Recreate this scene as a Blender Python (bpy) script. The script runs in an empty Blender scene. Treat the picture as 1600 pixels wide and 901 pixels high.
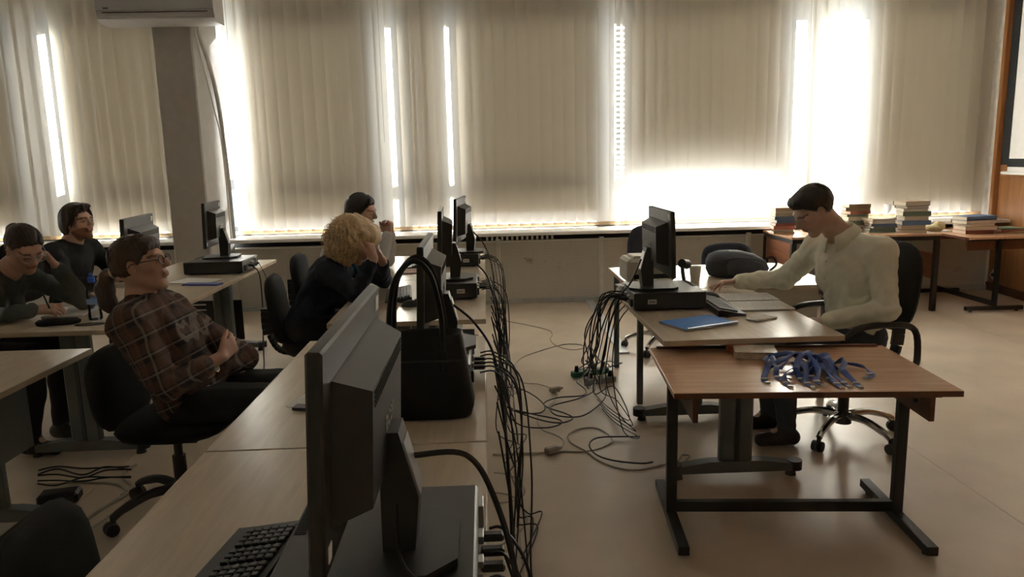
import bpy, bmesh, math, random
import numpy as np
from mathutils import Vector, Matrix
random.seed(7)
rng = np.random.default_rng(7)
scene = bpy.context.scene
COL = scene.collection
PI = math.pi

# ------------------------------------------------------------------ camera
class Cam:
    """pinhole camera of the photograph (1600x901): pixel <-> room coordinates"""
    def __init__(s, f, yaw, pitch, roll, h):
        s.f = f; s.h = h
        F = np.array([math.sin(yaw)*math.cos(pitch), math.cos(yaw)*math.cos(pitch), -math.sin(pitch)])
        R0 = np.array([math.cos(yaw), -math.sin(yaw), 0.0]); U0 = np.cross(R0, F)
        s.F = F; s.R = R0*math.cos(roll)-U0*math.sin(roll); s.U = R0*math.sin(roll)+U0*math.cos(roll)
        s.C = np.array([0, 0, h])
    def ray(s, x, y): return s.F + s.R*(x-800)/s.f - s.U*(y-450.5)/s.f
    def z(s, x, y, Z):
        d = s.ray(x, y); return Vector(s.C + d*((Z-s.h)/d[2]))
    def yy(s, x, y, Y):
        d = s.ray(x, y); return Vector(s.C + d*(Y/d[1]))
    def xx(s, x, y, X):
        d = s.ray(x, y); return Vector(s.C + d*(X/d[0]))
CAM = Cam(1161.8, .0332, .1728, .0239, 1.5)
cam_data = bpy.data.cameras.new('camera'); cam = bpy.data.objects.new('camera', cam_data); COL.objects.link(cam)
cam_data.sensor_fit = 'HORIZONTAL'; cam_data.sensor_width = 36; cam_data.lens = 36*1161.8/1600; cam_data.clip_start = .02
m3 = Matrix(((CAM.R[0], CAM.U[0], -CAM.F[0]), (CAM.R[1], CAM.U[1], -CAM.F[1]), (CAM.R[2], CAM.U[2], -CAM.F[2])))
cam.matrix_world = Matrix.Translation((0, 0, 1.5)) @ m3.to_4x4()
scene.camera = cam

# ------------------------------------------------------------------ light and exposure
w = bpy.data.worlds.new('sky'); scene.world = w; w.use_nodes = True
bg = w.node_tree.nodes['Background']; bg.inputs[0].default_value = (.62, .80, 1.0, 1); bg.inputs[1].default_value = 2.2
sun_d = bpy.data.lights.new('sun', 'SUN'); sun_d.energy = 92; sun_d.angle = .009; sun_d.color = (1, .97, .92)
sun = bpy.data.objects.new('sun', sun_d); COL.objects.link(sun); sun.location = (0, 14, 9)
SUN_EL = math.radians(27)
sun.rotation_euler = Vector((-.02, -math.cos(SUN_EL), -math.sin(SUN_EL))).to_track_quat('-Z', 'Y').to_euler()
scene.view_settings.view_transform = 'Standard'; scene.view_settings.look = 'None'
scene.view_settings.gamma = 1; scene.view_settings.use_curve_mapping = False
scene.view_settings.exposure = 0.32
scene.cycles.max_bounces = 14; scene.cycles.diffuse_bounces = 9; scene.cycles.transparent_max_bounces = 16
scene.cycles.sample_clamp_indirect = 40

# ------------------------------------------------------------------ helpers
def tag(o, label=None, cat=None, group=None, kind=None):
    if label: o['label'] = label
    if cat: o['category'] = cat
    if group: o['group'] = group
    if kind: o['kind'] = kind
    return o
def empty(name, loc=(0, 0, 0), rz=0, label=None, cat=None, group=None, kind=None):
    o = bpy.data.objects.new(name, None); COL.objects.link(o)
    o.location = loc; o.rotation_euler = (0, 0, rz); o.empty_display_size = .05
    return tag(o, label, cat, group, kind)
def copy_tree(o, parent=None):
    c = o.copy(); COL.objects.link(c); c.parent = parent
    for ch in list(o.children): copy_tree(ch, c)
    return c
class MB:
    """collects shapes; build() links them as ONE mesh object"""
    def __init__(s): s.v = []; s.f = []
    def add(s, vs, fs, M=None):
        n = len(s.v)
        s.v += [tuple(M @ Vector(p)) for p in vs] if M is not None else [tuple(p) for p in vs]
        s.f += [tuple(i+n for i in f) for f in fs]; return s
    def box(s, c, d, ch=0, M=None):
        x, y, z = d[0]/2, d[1]/2, d[2]/2
        if ch <= 0:
            vs = [(c[0]+i*x, c[1]+j*y, c[2]+k*z) for i in (-1, 1) for j in (-1, 1) for k in (-1, 1)]
            return s.add(vs, [(0, 1, 3, 2), (4, 6, 7, 5), (0, 4, 5, 1), (2, 3, 7, 6), (0, 2, 6, 4), (1, 5, 7, 3)], M)
        ch = min(ch, x*.95, y*.95, z*.95)
        vs = []; ix = {}
        for i in (-1, 1):
            for j in (-1, 1):
                for k in (-1, 1):
                    for a in range(3):
                        q = [i*(x-ch), j*(y-ch), k*(z-ch)]; q[a] = (i*x, j*y, k*z)[a]
                        ix[i, j, k, a] = len(vs); vs.append((c[0]+q[0], c[1]+q[1], c[2]+q[2]))
        fs = []
        S = (-1, 1)
        for i in S: fs.append(tuple(ix[i, j, k, 0] for j, k in ((-1, -1), (1, -1), (1, 1), (-1, 1))[::i]))
        for j in S: fs.append(tuple(ix[i, j, k, 1] for i, k in ((-1, -1), (-1, 1), (1, 1), (1, -1))[::j]))
        for k in S: fs.append(tuple(ix[i, j, k, 2] for i, j in ((-1, -1), (1, -1), (1, 1), (-1, 1))[::k]))
        for j in S:
            for k in S: fs.append(tuple((ix[-1, j, k, 1], ix[1, j, k, 1], ix[1, j, k, 2], ix[-1, j, k, 2])[::-j*k]))
        for i in S:
            for k in S: fs.append(tuple((ix[i, -1, k, 0], ix[i, 1, k, 0], ix[i, 1, k, 2], ix[i, -1, k, 2])[::i*k]))
        for i in S:
            for j in S: fs.append(tuple((ix[i, j, -1, 0], ix[i, j, 1, 0], ix[i, j, 1, 1], ix[i, j, -1, 1])[::-i*j]))
        for i in S:
            for j in S:
                for k in S: fs.append(tuple((ix[i, j, k, 0], ix[i, j, k, 1], ix[i, j, k, 2])[::i*j*k]))
        return s.add(vs, fs, M)
    def bar(s, a, b, wd, ht, ch=0, up=(0, 0, 1)):
        a = Vector(a); b = Vector(b); x = (b-a); L = x.length; x.normalize()
        up = Vector(up)
        if abs(up.dot(x)) > .98: up = Vector((0, 1, 0))
        y = up.cross(x).normalized(); z = x.cross(y)
        M = Matrix((x, y, z)).transposed().to_4x4(); M.translation = (a+b)/2
        return s.box((0, 0, 0), (L, wd, ht), ch, M)
    def cyl(s, a, b, r, r2=None, n=16, cap=True):
        r2 = r if r2 is None else r2
        return s.tube([a, b], [r, r2], n, cap)
    def tube(s, pts, r, n=6, cap=True, closed=False):
        P = [Vector(p) for p in pts]; k = len(P)
        if not hasattr(r, '__len__'): r = [r]*k
        t0 = (P[1]-P[0]).normalized(); u = t0.orthogonal().normalized()
        vs = []
        for i in range(k):
            if closed: t = P[(i+1) % k]-P[i-1]
            else: t = P[min(i+1, k-1)]-P[max(i-1, 0)]
            if t.length < 1e-9: t = t0
            t = t.normalized(); u = (u-t*u.dot(t))
            if u.length < 1e-6: u = t.orthogonal()
            u.normalize(); v = t.cross(u); t0 = t
            for j in range(n):
                a = 2*PI*j/n; vs.append(P[i]+(u*math.cos(a)+v*math.sin(a))*r[i])
        fs = []
        for i in range(k if closed else k-1):
            for j in range(n):
                i2 = (i+1) % k; fs.append((i*n+j, i*n+(j+1) % n, i2*n+(j+1) % n, i2*n+j))
        if cap and not closed: fs += [tuple(range(n))[::-1], tuple((k-1)*n+j for j in range(n))]
        return s.add(vs, fs)
    def lathe(s, prof, n=24, M=None, cap=True):
        vs = [(r*math.cos(2*PI*j/n), r*math.sin(2*PI*j/n), z) for r, z in prof for j in range(n)]
        k = len(prof); fs = [(i*n+j, i*n+(j+1) % n, (i+1)*n+(j+1) % n, (i+1)*n+j) for i in range(k-1) for j in range(n)]
        if cap: fs += [tuple(range(n))[::-1], tuple((k-1)*n+j for j in range(n))]
        return s.add(vs, fs, M)
    def prism(s, poly, a, b, axis='z', M=None):
        n = len(poly)
        mk = {'z': lambda p, t: (p[0], p[1], t), 'y': lambda p, t: (p[0], t, p[1]), 'x': lambda p, t: (t, p[0], p[1])}[axis]
        vs = [mk(p, a) for p in poly]+[mk(p, b) for p in poly]
        fs = [tuple(range(n))[::-1], tuple(range(n, 2*n))]+[(i, (i+1) % n, n+(i+1) % n, n+i) for i in range(n)]
        return s.add(vs, fs, M)
    def ball(s, c, r, n=12, m=8, M=None):
        if not hasattr(r, '__len__'): r = (r, r, r)
        vs = [(c[0], c[1], c[2]-r[2])]
        for i in range(1, m):
            t = PI*i/m
            vs += [(c[0]+r[0]*math.sin(t)*math.cos(2*PI*j/n), c[1]+r[1]*math.sin(t)*math.sin(2*PI*j/n), c[2]-r[2]*math.cos(t)) for j in range(n)]
        vs.append((c[0], c[1], c[2]+r[2])); e = len(vs)-1
        fs = [(0, 1+(j+1) % n, 1+j) for j in range(n)]
        for i in range(m-2): fs += [(1+i*n+j, 1+i*n+(j+1) % n, 1+(i+1)*n+(j+1) % n, 1+(i+1)*n+j) for j in range(n)]
        fs += [(e, 1+(m-2)*n+j, 1+(m-2)*n+(j+1) % n) for j in range(n)]
        return s.add(vs, fs, M)
    def sheet(s, grid):
        """grid: rows of points"""
        nr = len(grid); nc = len(grid[0]); n = len(s.v)
        s.v += [tuple(p) for row in grid for p in row]
        s.f += [(n+i*nc+j, n+i*nc+j+1, n+(i+1)*nc+j+1, n+(i+1)*nc+j) for i in range(nr-1) for j in range(nc-1)]
        return s
    def build(s, name, mat, parent=None, loc=None, rot=None, smooth=35):
        me = bpy.data.meshes.new(name); me.from_pydata(s.v, [], s.f)
        bm = bmesh.new(); bm.from_mesh(me); bmesh.ops.recalc_face_normals(bm, faces=bm.faces); bm.to_mesh(me); bm.free()
        if smooth: me.shade_smooth(); me.set_sharp_from_angle(angle=math.radians(smooth))
        me.materials.append(mat)
        o = bpy.data.objects.new(name, me); COL.objects.link(o)
        if parent is not None: o.parent = parent
        if loc is not None: o.location = loc
        if rot is not None: o.rotation_euler = rot
        return o
def spline(pts, n=8, closed=False):
    P = [Vector(p) for p in pts]; k = len(P); out = []
    for i in range(k if closed else k-1):
        if closed: a, b, c, d = P[i-1], P[i], P[(i+1) % k], P[(i+2) % k]
        else: a, b, c, d = P[max(i-1, 0)], P[i], P[i+1], P[min(i+2, k-1)]
        for j in range(n):
            t = j/n; out.append(.5*((2*b)+(c-a)*t+(2*a-5*b+4*c-d)*t*t+(3*b-a-3*c+d)*t**3))
    if not closed: out.append(P[-1])
    return out

# ------------------------------------------------------------------ materials (all procedural)
MATS = {}
def mat(name, col, rough=.5, metal=0, var=.10, scale=12, bump=0, bscale=150, spec=.5, coat=0, stretch=(1, 1, 1), detail=4):
    if name in MATS: return MATS[name]
    m = bpy.data.materials.new(name); m.use_nodes = True; nt = m.node_tree; N = nt.nodes; L = nt.links
    b = N['Principled BSDF']
    tc = N.new('ShaderNodeTexCoord'); mp = N.new('ShaderNodeMapping'); mp.inputs['Scale'].default_value = stretch
    L.new(tc.outputs['Object'], mp.inputs[0])
    nz = N.new('ShaderNodeTexNoise'); nz.inputs['Scale'].default_value = scale; nz.inputs['Detail'].default_value = detail
    L.new(mp.outputs[0], nz.inputs[0])
    mx = N.new('ShaderNodeMix'); mx.data_type = 'RGBA'
    lo = tuple(max(0, c*(1-var)) for c in col[:3])+(1,); hi = tuple(min(1, c*(1+var)) for c in col[:3])+(1,)
    mx.inputs[6].default_value = lo; mx.inputs[7].default_value = hi
    rp = N.new('ShaderNodeMapRange'); rp.inputs[1].default_value = .3; rp.inputs[2].default_value = .7
    L.new(nz.outputs[0], rp.inputs[0]); L.new(rp.outputs[0], mx.inputs[0]); L.new(mx.outputs[2], b.inputs['Base Color'])
    b.inputs['Roughness'].default_value = rough; b.inputs['Metallic'].default_value = metal
    b.inputs['Specular IOR Level'].default_value = spec; b.inputs['Coat Weight'].default_value = coat
    if bump:
        n2 = N.new('ShaderNodeTexNoise'); n2.inputs['Scale'].default_value = bscale; n2.inputs['Detail'].default_value = 3
        L.new(mp.outputs[0], n2.inputs[0]); bp = N.new('ShaderNodeBump'); bp.inputs['Strength'].default_value = bump
        bp.inputs['Distance'].default_value = .002
        L.new(n2.outputs[0], bp.inputs['Height']); L.new(bp.outputs[0], b.inputs['Normal'])
    MATS[name] = m; m['bsdf'] = 1
    return m
def fabric_translucent(name, col, trans, var=.04):
    m = bpy.data.materials.new(name); m.use_nodes = True; nt = m.node_tree; N = nt.nodes; L = nt.links
    N.remove(N['Principled BSDF']); out = N['Material Output']
    tc = N.new('ShaderNodeTexCoord'); mp = N.new('ShaderNodeMapping'); mp.inputs['Scale'].default_value = (300, 300, 500)
    L.new(tc.outputs['Object'], mp.inputs[0])
    nz = N.new('ShaderNodeTexNoise'); nz.inputs['Scale'].default_value = 1; nz.inputs['Detail'].default_value = 2; L.new(mp.outputs[0], nz.inputs[0])
    mx = N.new('ShaderNodeMix'); mx.data_type = 'RGBA'; L.new(nz.outputs[0], mx.inputs[0])
    mx.inputs[6].default_value = tuple(c*(1-var) for c in col)+(1,); mx.inputs[7].default_value = tuple(min(1, c*(1+var)) for c in col)+(1,)
    d = N.new('ShaderNodeBsdfDiffuse'); t = N.new('ShaderNodeBsdfTranslucent'); s = N.new('ShaderNodeMixShader'); s.inputs[0].default_value = trans
    L.new(mx.outputs[2], d.inputs[0]); L.new(mx.outputs[2], t.inputs[0]); L.new(d.outputs[0], s.inputs[1]); L.new(t.outputs[0], s.inputs[2]); L.new(s.outputs[0], out.inputs[0])
    return m
def pane_glass(name, tint=(.97, .99, 1), gloss=.06):
    m = bpy.data.materials.new(name); m.use_nodes = True; nt = m.node_tree; N = nt.nodes; L = nt.links
    N.remove(N['Principled BSDF']); out = N['Material Output']
    t = N.new('ShaderNodeBsdfTransparent'); t.inputs[0].default_value = tint+(1,)
    g = N.new('ShaderNodeBsdfGlossy'); g.inputs['Roughness'].default_value = .02
    fr = N.new('ShaderNodeFresnel'); fr.inputs[0].default_value = 1.45
    s = N.new('ShaderNodeMixShader'); L.new(fr.outputs[0], s.inputs[0]); L.new(t.outputs[0], s.inputs[1]); L.new(g.outputs[0], s.inputs[2]); L.new(s.outputs[0], out.inputs[0])
    return m
def grain_wood(name, c1, c2, axis=0, rough=.35, scale=9, coat=0.0):
    m = bpy.data.materials.new(name); m.use_nodes = True; nt = m.node_tree; N = nt.nodes; L = nt.links; b = N['Principled BSDF']
    tc = N.new('ShaderNodeTexCoord'); mp = N.new('ShaderNodeMapping'); st = [scale]*3; st[axis] = scale*.09; mp.inputs['Scale'].default_value = st
    L.new(tc.outputs['Object'], mp.inputs[0])
    nz = N.new('ShaderNodeTexNoise'); nz.inputs['Scale'].default_value = 3; nz.inputs['Detail'].default_value = 8; nz.inputs['Distortion'].default_value = .6
    L.new(mp.outputs[0], nz.inputs[0])
    cr = N.new('ShaderNodeValToRGB'); cr.color_ramp.elements[0].position = .35; cr.color_ramp.elements[1].position = .68
    cr.color_ramp.elements[0].color = c1+(1,); cr.color_ramp.elements[1].color = c2+(1,)
    L.new(nz.outputs[0], cr.inputs[0]); L.new(cr.outputs[0], b.inputs['Base Color'])
    b.inputs['Roughness'].default_value = rough; b.inputs['Coat Weight'].default_value = coat; b.inputs['Coat Roughness'].default_value = .15
    return m
def perforated(name, col, hole, pitch=.0165):
    m = bpy.data.materials.new(name); m.use_nodes = True; nt = m.node_tree; N = nt.nodes; L = nt.links; b = N['Principled BSDF']
    tc = N.new('ShaderNodeTexCoord'); sx = N.new('ShaderNodeSeparateXYZ'); L.new(tc.outputs['Object'], sx.inputs[0])
    def cell(o):
        a = N.new('ShaderNodeMath'); a.operation = 'DIVIDE'; L.new(o, a.inputs[0]); a.inputs[1].default_value = pitch
        f = N.new('ShaderNodeMath'); f.operation = 'FRACT'; L.new(a.outputs[0], f.inputs[0])
        s = N.new('ShaderNodeMath'); s.operation = 'SUBTRACT'; L.new(f.outputs[0], s.inputs[0]); s.inputs[1].default_value = .5
        p = N.new('ShaderNodeMath'); p.operation = 'MULTIPLY'; L.new(s.outputs[0], p.inputs[0]); L.new(s.outputs[0], p.inputs[1]); return p.outputs[0]
    ad = N.new('ShaderNodeMath'); L.new(cell(sx.outputs[0]), ad.inputs[0]); L.new(cell(sx.outputs[2]), ad.inputs[1])
    lt = N.new('ShaderNodeMath'); lt.operation = 'LESS_THAN'; L.new(ad.outputs[0], lt.inputs[0]); lt.inputs[1].default_value = .085
    nz = N.new('ShaderNodeTexNoise'); nz.inputs['Scale'].default_value = 3.5; nz.inputs['Detail'].default_value = 6; L.new(tc.outputs['Object'], nz.inputs[0])
    cr = N.new('ShaderNodeValToRGB'); cr.color_ramp.elements[0].position = .30; cr.color_ramp.elements[1].position = .36
    cr.color_ramp.elements[0].color = (.35, .3, .22, 1); cr.color_ramp.elements[1].color = col+(1,); L.new(nz.outputs[0], cr.inputs[0])
    mx = N.new('ShaderNodeMix'); mx.data_type = 'RGBA'; L.new(lt.outputs[0], mx.inputs[0]); L.new(cr.outputs[0], mx.inputs[6]); mx.inputs[7].default_value = hole+(1,)
    L.new(mx.outputs[2], b.inputs['Base Color']); b.inputs['Roughness'].default_value = .6
    return m

# ------------------------------------------------------------------ the room
WALL = 7.68; BL = 7.78          # radiator cover plane, plane of the vertical blinds
def bx(px): return CAM.yy(px, 180, BL).x          # room X of a blind seen at that pixel column
def bz(py, px=1000): return CAM.yy(px, py, BL).z
FX0, FX1, FY0 = -6.4, 5.42, -2.6
def floor_mat():
    m = mat('linoleum', (.60, .51, .41), rough=.34, var=.12, scale=2.2, bump=.12, bscale=60, detail=9)
    nt = m.node_tree; N = nt.nodes; L = nt.links
    nz = N.new('ShaderNodeTexNoise'); nz.inputs['Scale'].default_value = 1.3; nz.inputs['Detail'].default_value = 5
    mr = N.new('ShaderNodeMapRange'); mr.inputs[3].default_value = .26; mr.inputs[4].default_value = .5
    L.new(nz.outputs[0], mr.inputs[0]); L.new(mr.outputs[0], N['Principled BSDF'].inputs['Roughness'])
    return m
mb = MB()
xs = [FX0, -3.9, -1.9, .1, 2.13, 4.1, FX1]        # lino sheets laid towards the window, hairline seams between
floor = empty('floor', kind='structure')
for a, b in zip(xs, xs[1:]):
    MB().box(((a+b)/2, (FY0+8.2)/2, -.03), (b-a-.0025, 8.2-FY0, .06)).build('linoleum_sheet', floor_mat(), floor, smooth=0)
MB().box(((FX0+FX1)/2, (FY0+8.2)/2, -.07), (FX1-FX0, 8.2-FY0, .075)).build('subfloor', mat('subfloor', (.08, .06, .05), .9), floor, smooth=0)
plaster = mat('plaster', (.84, .82, .78), .85, bump=.2, bscale=80)
tag(MB().box(((FX0+FX1)/2, (FY0+8.2)/2, 3.45), (FX1-FX0, 8.2-FY0, .1)).build('ceiling', plaster, smooth=0), kind='structure')
tag(MB().box((FX0-.05, (FY0+8.2)/2, 1.7), (.1, 8.2-FY0, 3.5)).build('wall_left', plaster, smooth=0), kind='structure')
tag(MB().box(((FX0+FX1)/2, FY0-.05, 1.7), (FX1-FX0+.2, .1, 3.5)).build('wall_front', plaster, smooth=0), kind='structure')
# window wall: parapet, lintel and the pier behind the column
GY = 8.02                                          # plane of the window frames
ZW0, ZW1 = .80, bz(18)+.09
mb = MB()
mb.box(((FX0+FX1)/2, 8.06, .39), (FX1-FX0, .22, .84)).box(((FX0+FX1)/2, 8.06, (ZW1+3.45)/2), (FX1-FX0, .22, 3.45-ZW1+.02))
mb.box((-3.0, 8.06, 1.9), (.55, .22, 3.1)).box((5.44, 7.93, 1.7), (.22, .5, 3.4))
tag(mb.build('wall_back', plaster, smooth=0), kind='structure')
wood_wall = grain_wood('panel_veneer', (.33, .145, .05), (.46, .225, .09), axis=2, rough=.42, scale=5)
def wall_x(Y): return 5.36-(WALL-Y)*.10
mb = MB(); mb.prism([(wall_x(FY0), FY0), (wall_x(WALL+.02), WALL+.02), (wall_x(WALL)+.3, WALL+.02), (wall_x(FY0)+.3, FY0)], 0, 3.4)
tag(mb.build('wall_right', wood_wall, smooth=0), kind='structure')
mb = MB(); mb.prism([(wall_x(FY0)-.02, FY0), (wall_x(WALL)-.02, WALL), (wall_x(WALL), WALL), (wall_x(FY0), FY0)], 0, .085)
tag(mb.build('baseboard_right', mat('dark_baseboard', (.10, .045, .025), .5), smooth=0), kind='structure')
tag(MB().box((wall_x(7.66)-.03, WALL-.03, 2.1), (.06, .05, 2.6), .006).build('trim_1', wood_wall), kind='structure')
# white sill board
white_paint = mat('white_paint', (.80, .80, .79), .45, var=.05)
SIX = (CAM.yy(262, 300, 6.98).x, CAM.yy(322, 300, 6.98).x)
for k_, (a, b) in enumerate(((-6.38, SIX[0]-.004), (SIX[1]+.004, 5.325))):
    tag(MB().box(((a+b)/2, 7.655, .758), (b-a, .59, .034), .006).build('trim_%d' % (2+k_), white_paint), kind='structure')
tag(MB().box((-.5, 7.865, .784), (11.6, .13, .014), .003).build('trim_4', mat('added_ledge_dark', (.13, .13, .14), .6)), kind='structure')  # added dark board, cuts sun bouncing off the sill onto the blinds
# windows: frames, transom and panes, one window per opening
frame_m = mat('window_frame_paint', (.16, .17, .19), .4, var=.05); glass = pane_glass('window_glass')
drop = (GY-BL)*math.tan(SUN_EL)
TR0, TR1 = bz(300)+drop, bz(284)+drop              # transom bar; its shadow falls on the blinds below
def window(n, x0, x1, stiles, transom=True):
    root = empty('window_%d' % n, ((x0+x1)/2, GY, ZW0), kind='structure'); cx = (x0+x1)/2; H = ZW1-ZW0
    f = MB()
    f.box((0, 0, .03), (x1-x0, .09, .06), .004).box((0, 0, H-.03), (x1-x0, .09, .06), .004)
    f.build('window_frame', frame_m, root)
    for a, b in stiles: MB().box(((a+b)/2-cx, 0, H/2), (b-a, .085, H-.11), .004).build('stile', frame_m, root)
    if transom: MB().box((0, 0, (TR0+TR1)/2-ZW0), (x1-x0, .075, TR1-TR0), .004).build('transom', frame_m, root)
    edges = [x0]+[v for s in stiles for v in s]+[x1]
    for a, b in zip(edges[::2], edges[1::2]):
        if b-a < .03: continue
        MB().box(((a+b)/2-cx, .01, H/2), (b-a, .006, H-.1)).build('pane', glass, root, smooth=0)
window(1, FX0, -3.28, [(bx(8)-.0, bx(76)), (bx(86), bx(106))])
window(2, -2.72, bx(591), [(bx(365), bx(380)), (bx(572), bx(591))])
window(3, bx(591), bx(950), [(bx(591), bx(608)), (bx(617), bx(638)), (bx(932), bx(950))])
window(4, bx(950), bx(1350), [(bx(950), bx(961)), (bx(976), bx(982)), (bx(1222), bx(1240)), (bx(1257), bx(1291))])
window(5, bx(1350), FX1, [(bx(1350), bx(1362)), (bx(1530), FX1)], False)
# roller shades drawn down behind the vertical blinds
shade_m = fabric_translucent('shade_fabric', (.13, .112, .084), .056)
SY = 7.915
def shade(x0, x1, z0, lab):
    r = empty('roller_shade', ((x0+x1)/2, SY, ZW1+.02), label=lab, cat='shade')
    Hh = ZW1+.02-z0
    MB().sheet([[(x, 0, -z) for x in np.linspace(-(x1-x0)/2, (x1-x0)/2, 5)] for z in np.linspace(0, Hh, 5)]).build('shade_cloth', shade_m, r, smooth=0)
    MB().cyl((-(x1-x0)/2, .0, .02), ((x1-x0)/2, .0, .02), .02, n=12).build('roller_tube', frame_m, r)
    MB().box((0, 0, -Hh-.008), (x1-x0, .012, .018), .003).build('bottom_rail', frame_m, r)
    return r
zlow = bz(340)+.06
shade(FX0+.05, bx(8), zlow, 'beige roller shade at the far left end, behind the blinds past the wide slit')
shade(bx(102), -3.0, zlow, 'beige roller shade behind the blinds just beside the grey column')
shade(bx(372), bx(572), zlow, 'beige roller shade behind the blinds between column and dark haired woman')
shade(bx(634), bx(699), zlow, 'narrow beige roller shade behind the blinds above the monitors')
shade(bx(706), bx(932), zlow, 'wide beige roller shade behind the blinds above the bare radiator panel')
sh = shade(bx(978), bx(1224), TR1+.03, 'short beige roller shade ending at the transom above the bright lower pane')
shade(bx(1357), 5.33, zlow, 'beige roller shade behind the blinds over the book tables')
# slatted ladder edge next to the short shade
lad = empty('horizontal_blind', ((bx(963)+bx(978))/2, SY, bz(282)+.07), label='narrow strip of horizontal blind slats with sun between them', cat='blind')
x0 = (bx(978)-bx(963))
for k in range(int((ZW1-bz(282)-.05)/.0535)):
    MB().box((0, 0, k*.0535), (x0, .004, .033)).build('slat', frame_m, lad, smooth=0)
# vertical blinds
blind_m = fabric_translucent('blind_fabric', (.83, .78, .69), .82); hem_m = mat('blind_hem', (.60, .44, .27), .8, var=.08)
rail_m = mat('white_rail', (.7, .7, .68), .4)
ZT, ZB = 3.36, .797
def slat_mesh(nm, wd, z0, z1, off=0, rows=2):
    g = [[(x, .010*(1-(x/(wd/2))**2)-.005+off, z) for x in np.linspace(-wd/2, wd/2, 7)] for z in np.linspace(z0, z1, rows)]
    m = MB().sheet(g); me = bpy.data.meshes.new(nm); me.from_pydata(m.v, [], m.f); me.shade_smooth(); return me
SL = slat_mesh('slat', .128, 0, ZT-ZB); SL.materials.append(blind_m)
HM = MB().box((0, -.0022, .013), (.128, .004, .036), .001); 
def hem_mesh():
    me = bpy.data.meshes.new('hem'); me.from_pydata(HM.v, [], HM.f); me.materials.append(hem_m); return me
HMM = hem_mesh()
def blind(x0, x1, ang, lab, skip=()):
    r = empty('vertical_blind', ((x0+x1)/2, BL, ZB), label=lab, cat='blind', group='vertical blinds along the window wall')
    cx = (x0+x1)/2
    MB().box((0, 0, ZT-ZB+.025), (x1-x0, .04, .04), .004).build('headrail', rail_m, r)
    n = max(1, round((x1-x0)/.119)); sp = (x1-x0)/n
    for i in range(n):
        X = x0+sp*(i+.5)
        if any(a < X < b for a, b in skip): continue
        a = ang(X) if callable(ang) else ang
        o = bpy.data.objects.new('slat', SL); COL.objects.link(o); o.parent = r; o.location = (X-cx, 0, 0)
        o.rotation_euler = (rng.normal(0, .0015), rng.normal(0, .0012), a+rng.normal(0, .035))
        h = bpy.data.objects.new('hem', HMM); COL.objects.link(h); h.parent = o; h.location = (0, 0, 0)
    MB().tube([(-(x1-x0)/2+.06, -.03, ZT-ZB), (-(x1-x0)/2+.06, -.035, .9)], .0015, 5).build('pull_cord', mat('cord_dark', (.2, .17, .13), .7), r)
    return r
blind(-6.36, -3.02, lambda X: .55+.25*math.sin(X*3), 'cream vertical blind with open slats left of the grey column')
blind(bx(358), bx(590), lambda X: .34-.12*(X-bx(358)), 'cream vertical blind between the grey column and the woman in white')
blind(bx(590), bx(952), .20, 'cream vertical blind above the row of monitors and bare radiator panel')
blind(bx(952), bx(1250), .14, 'cream vertical blind with bright lower band behind the teacher monitor')
blind(bx(1250), 5.28, lambda X: -.18-.12*(X-bx(1250)), 'cream vertical blind behind the stacks of books')
# radiator cover
perf = perforated('perforated_board', (.76, .73, .66), (.13, .11, .09))
rc = empty('radiator_cover', (0, WALL, 0), label='long perforated radiator cover under the window sill', cat='radiator cover')
strip_m = mat('cover_strip', (.66, .65, .6), .5); dark_m = mat('dark_gap', (.03, .03, .032), .9)
sx = [-6.36, -5.3, -4.2, -2.62, -.95, .12, 1.20, 2.75, 4.0, 5.355]
for a, b in zip(sx, sx[1:]):
    MB().box(((a+b)/2, .012, .345), (b-a-.05, .016, .60), .003).build('perforated_panel', perf, rc)
    MB().box(((a+b)/2, .0, .655), (b-a-.05, .03, .018), .003).build('top_strip', strip_m, rc)
for a in sx[1:-1]:
    MB().box((a, .0, .35), (.05, .03, .66), .004).build('upright_strip', strip_m, rc)
MB().box((-.5, .10, .36), (11.7, .12, .74)).build('backing', dark_m, rc, smooth=0)
MB().box((-.5, .0, .025), (11.7, .035, .05), .004).build('plinth', mat('grey_plinth', (.45, .46, .45), .5), rc)
for k in range(14): MB().box((.03+k*.052-.02, -.002, .688), (.022, .012, .036)).build('vent_bar', strip_m, rc, smooth=0)
# column with the trunking strip on its right face
colm = mat('column_paint', (.45, .43, .40), .7, var=.05, bump=.1)
cxl = CAM.yy(262, 300, 6.98).x; cxr = CAM.yy(322, 300, 6.98).x
c = tag(MB().box(((cxl+cxr)/2, (6.98+7.64)/2, 1.7), (cxr-cxl, .66, 3.4), .012).build('column', colm), 'square grey painted column between the windows', 'column', kind='structure')
MB().box(((cxl+cxr)/2, (6.98+7.62)/2, .04), (cxr-cxl+.03, .68, .08), .004).build('column_base', mat('dark_baseboard', (.1, .045, .025)), c)
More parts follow.
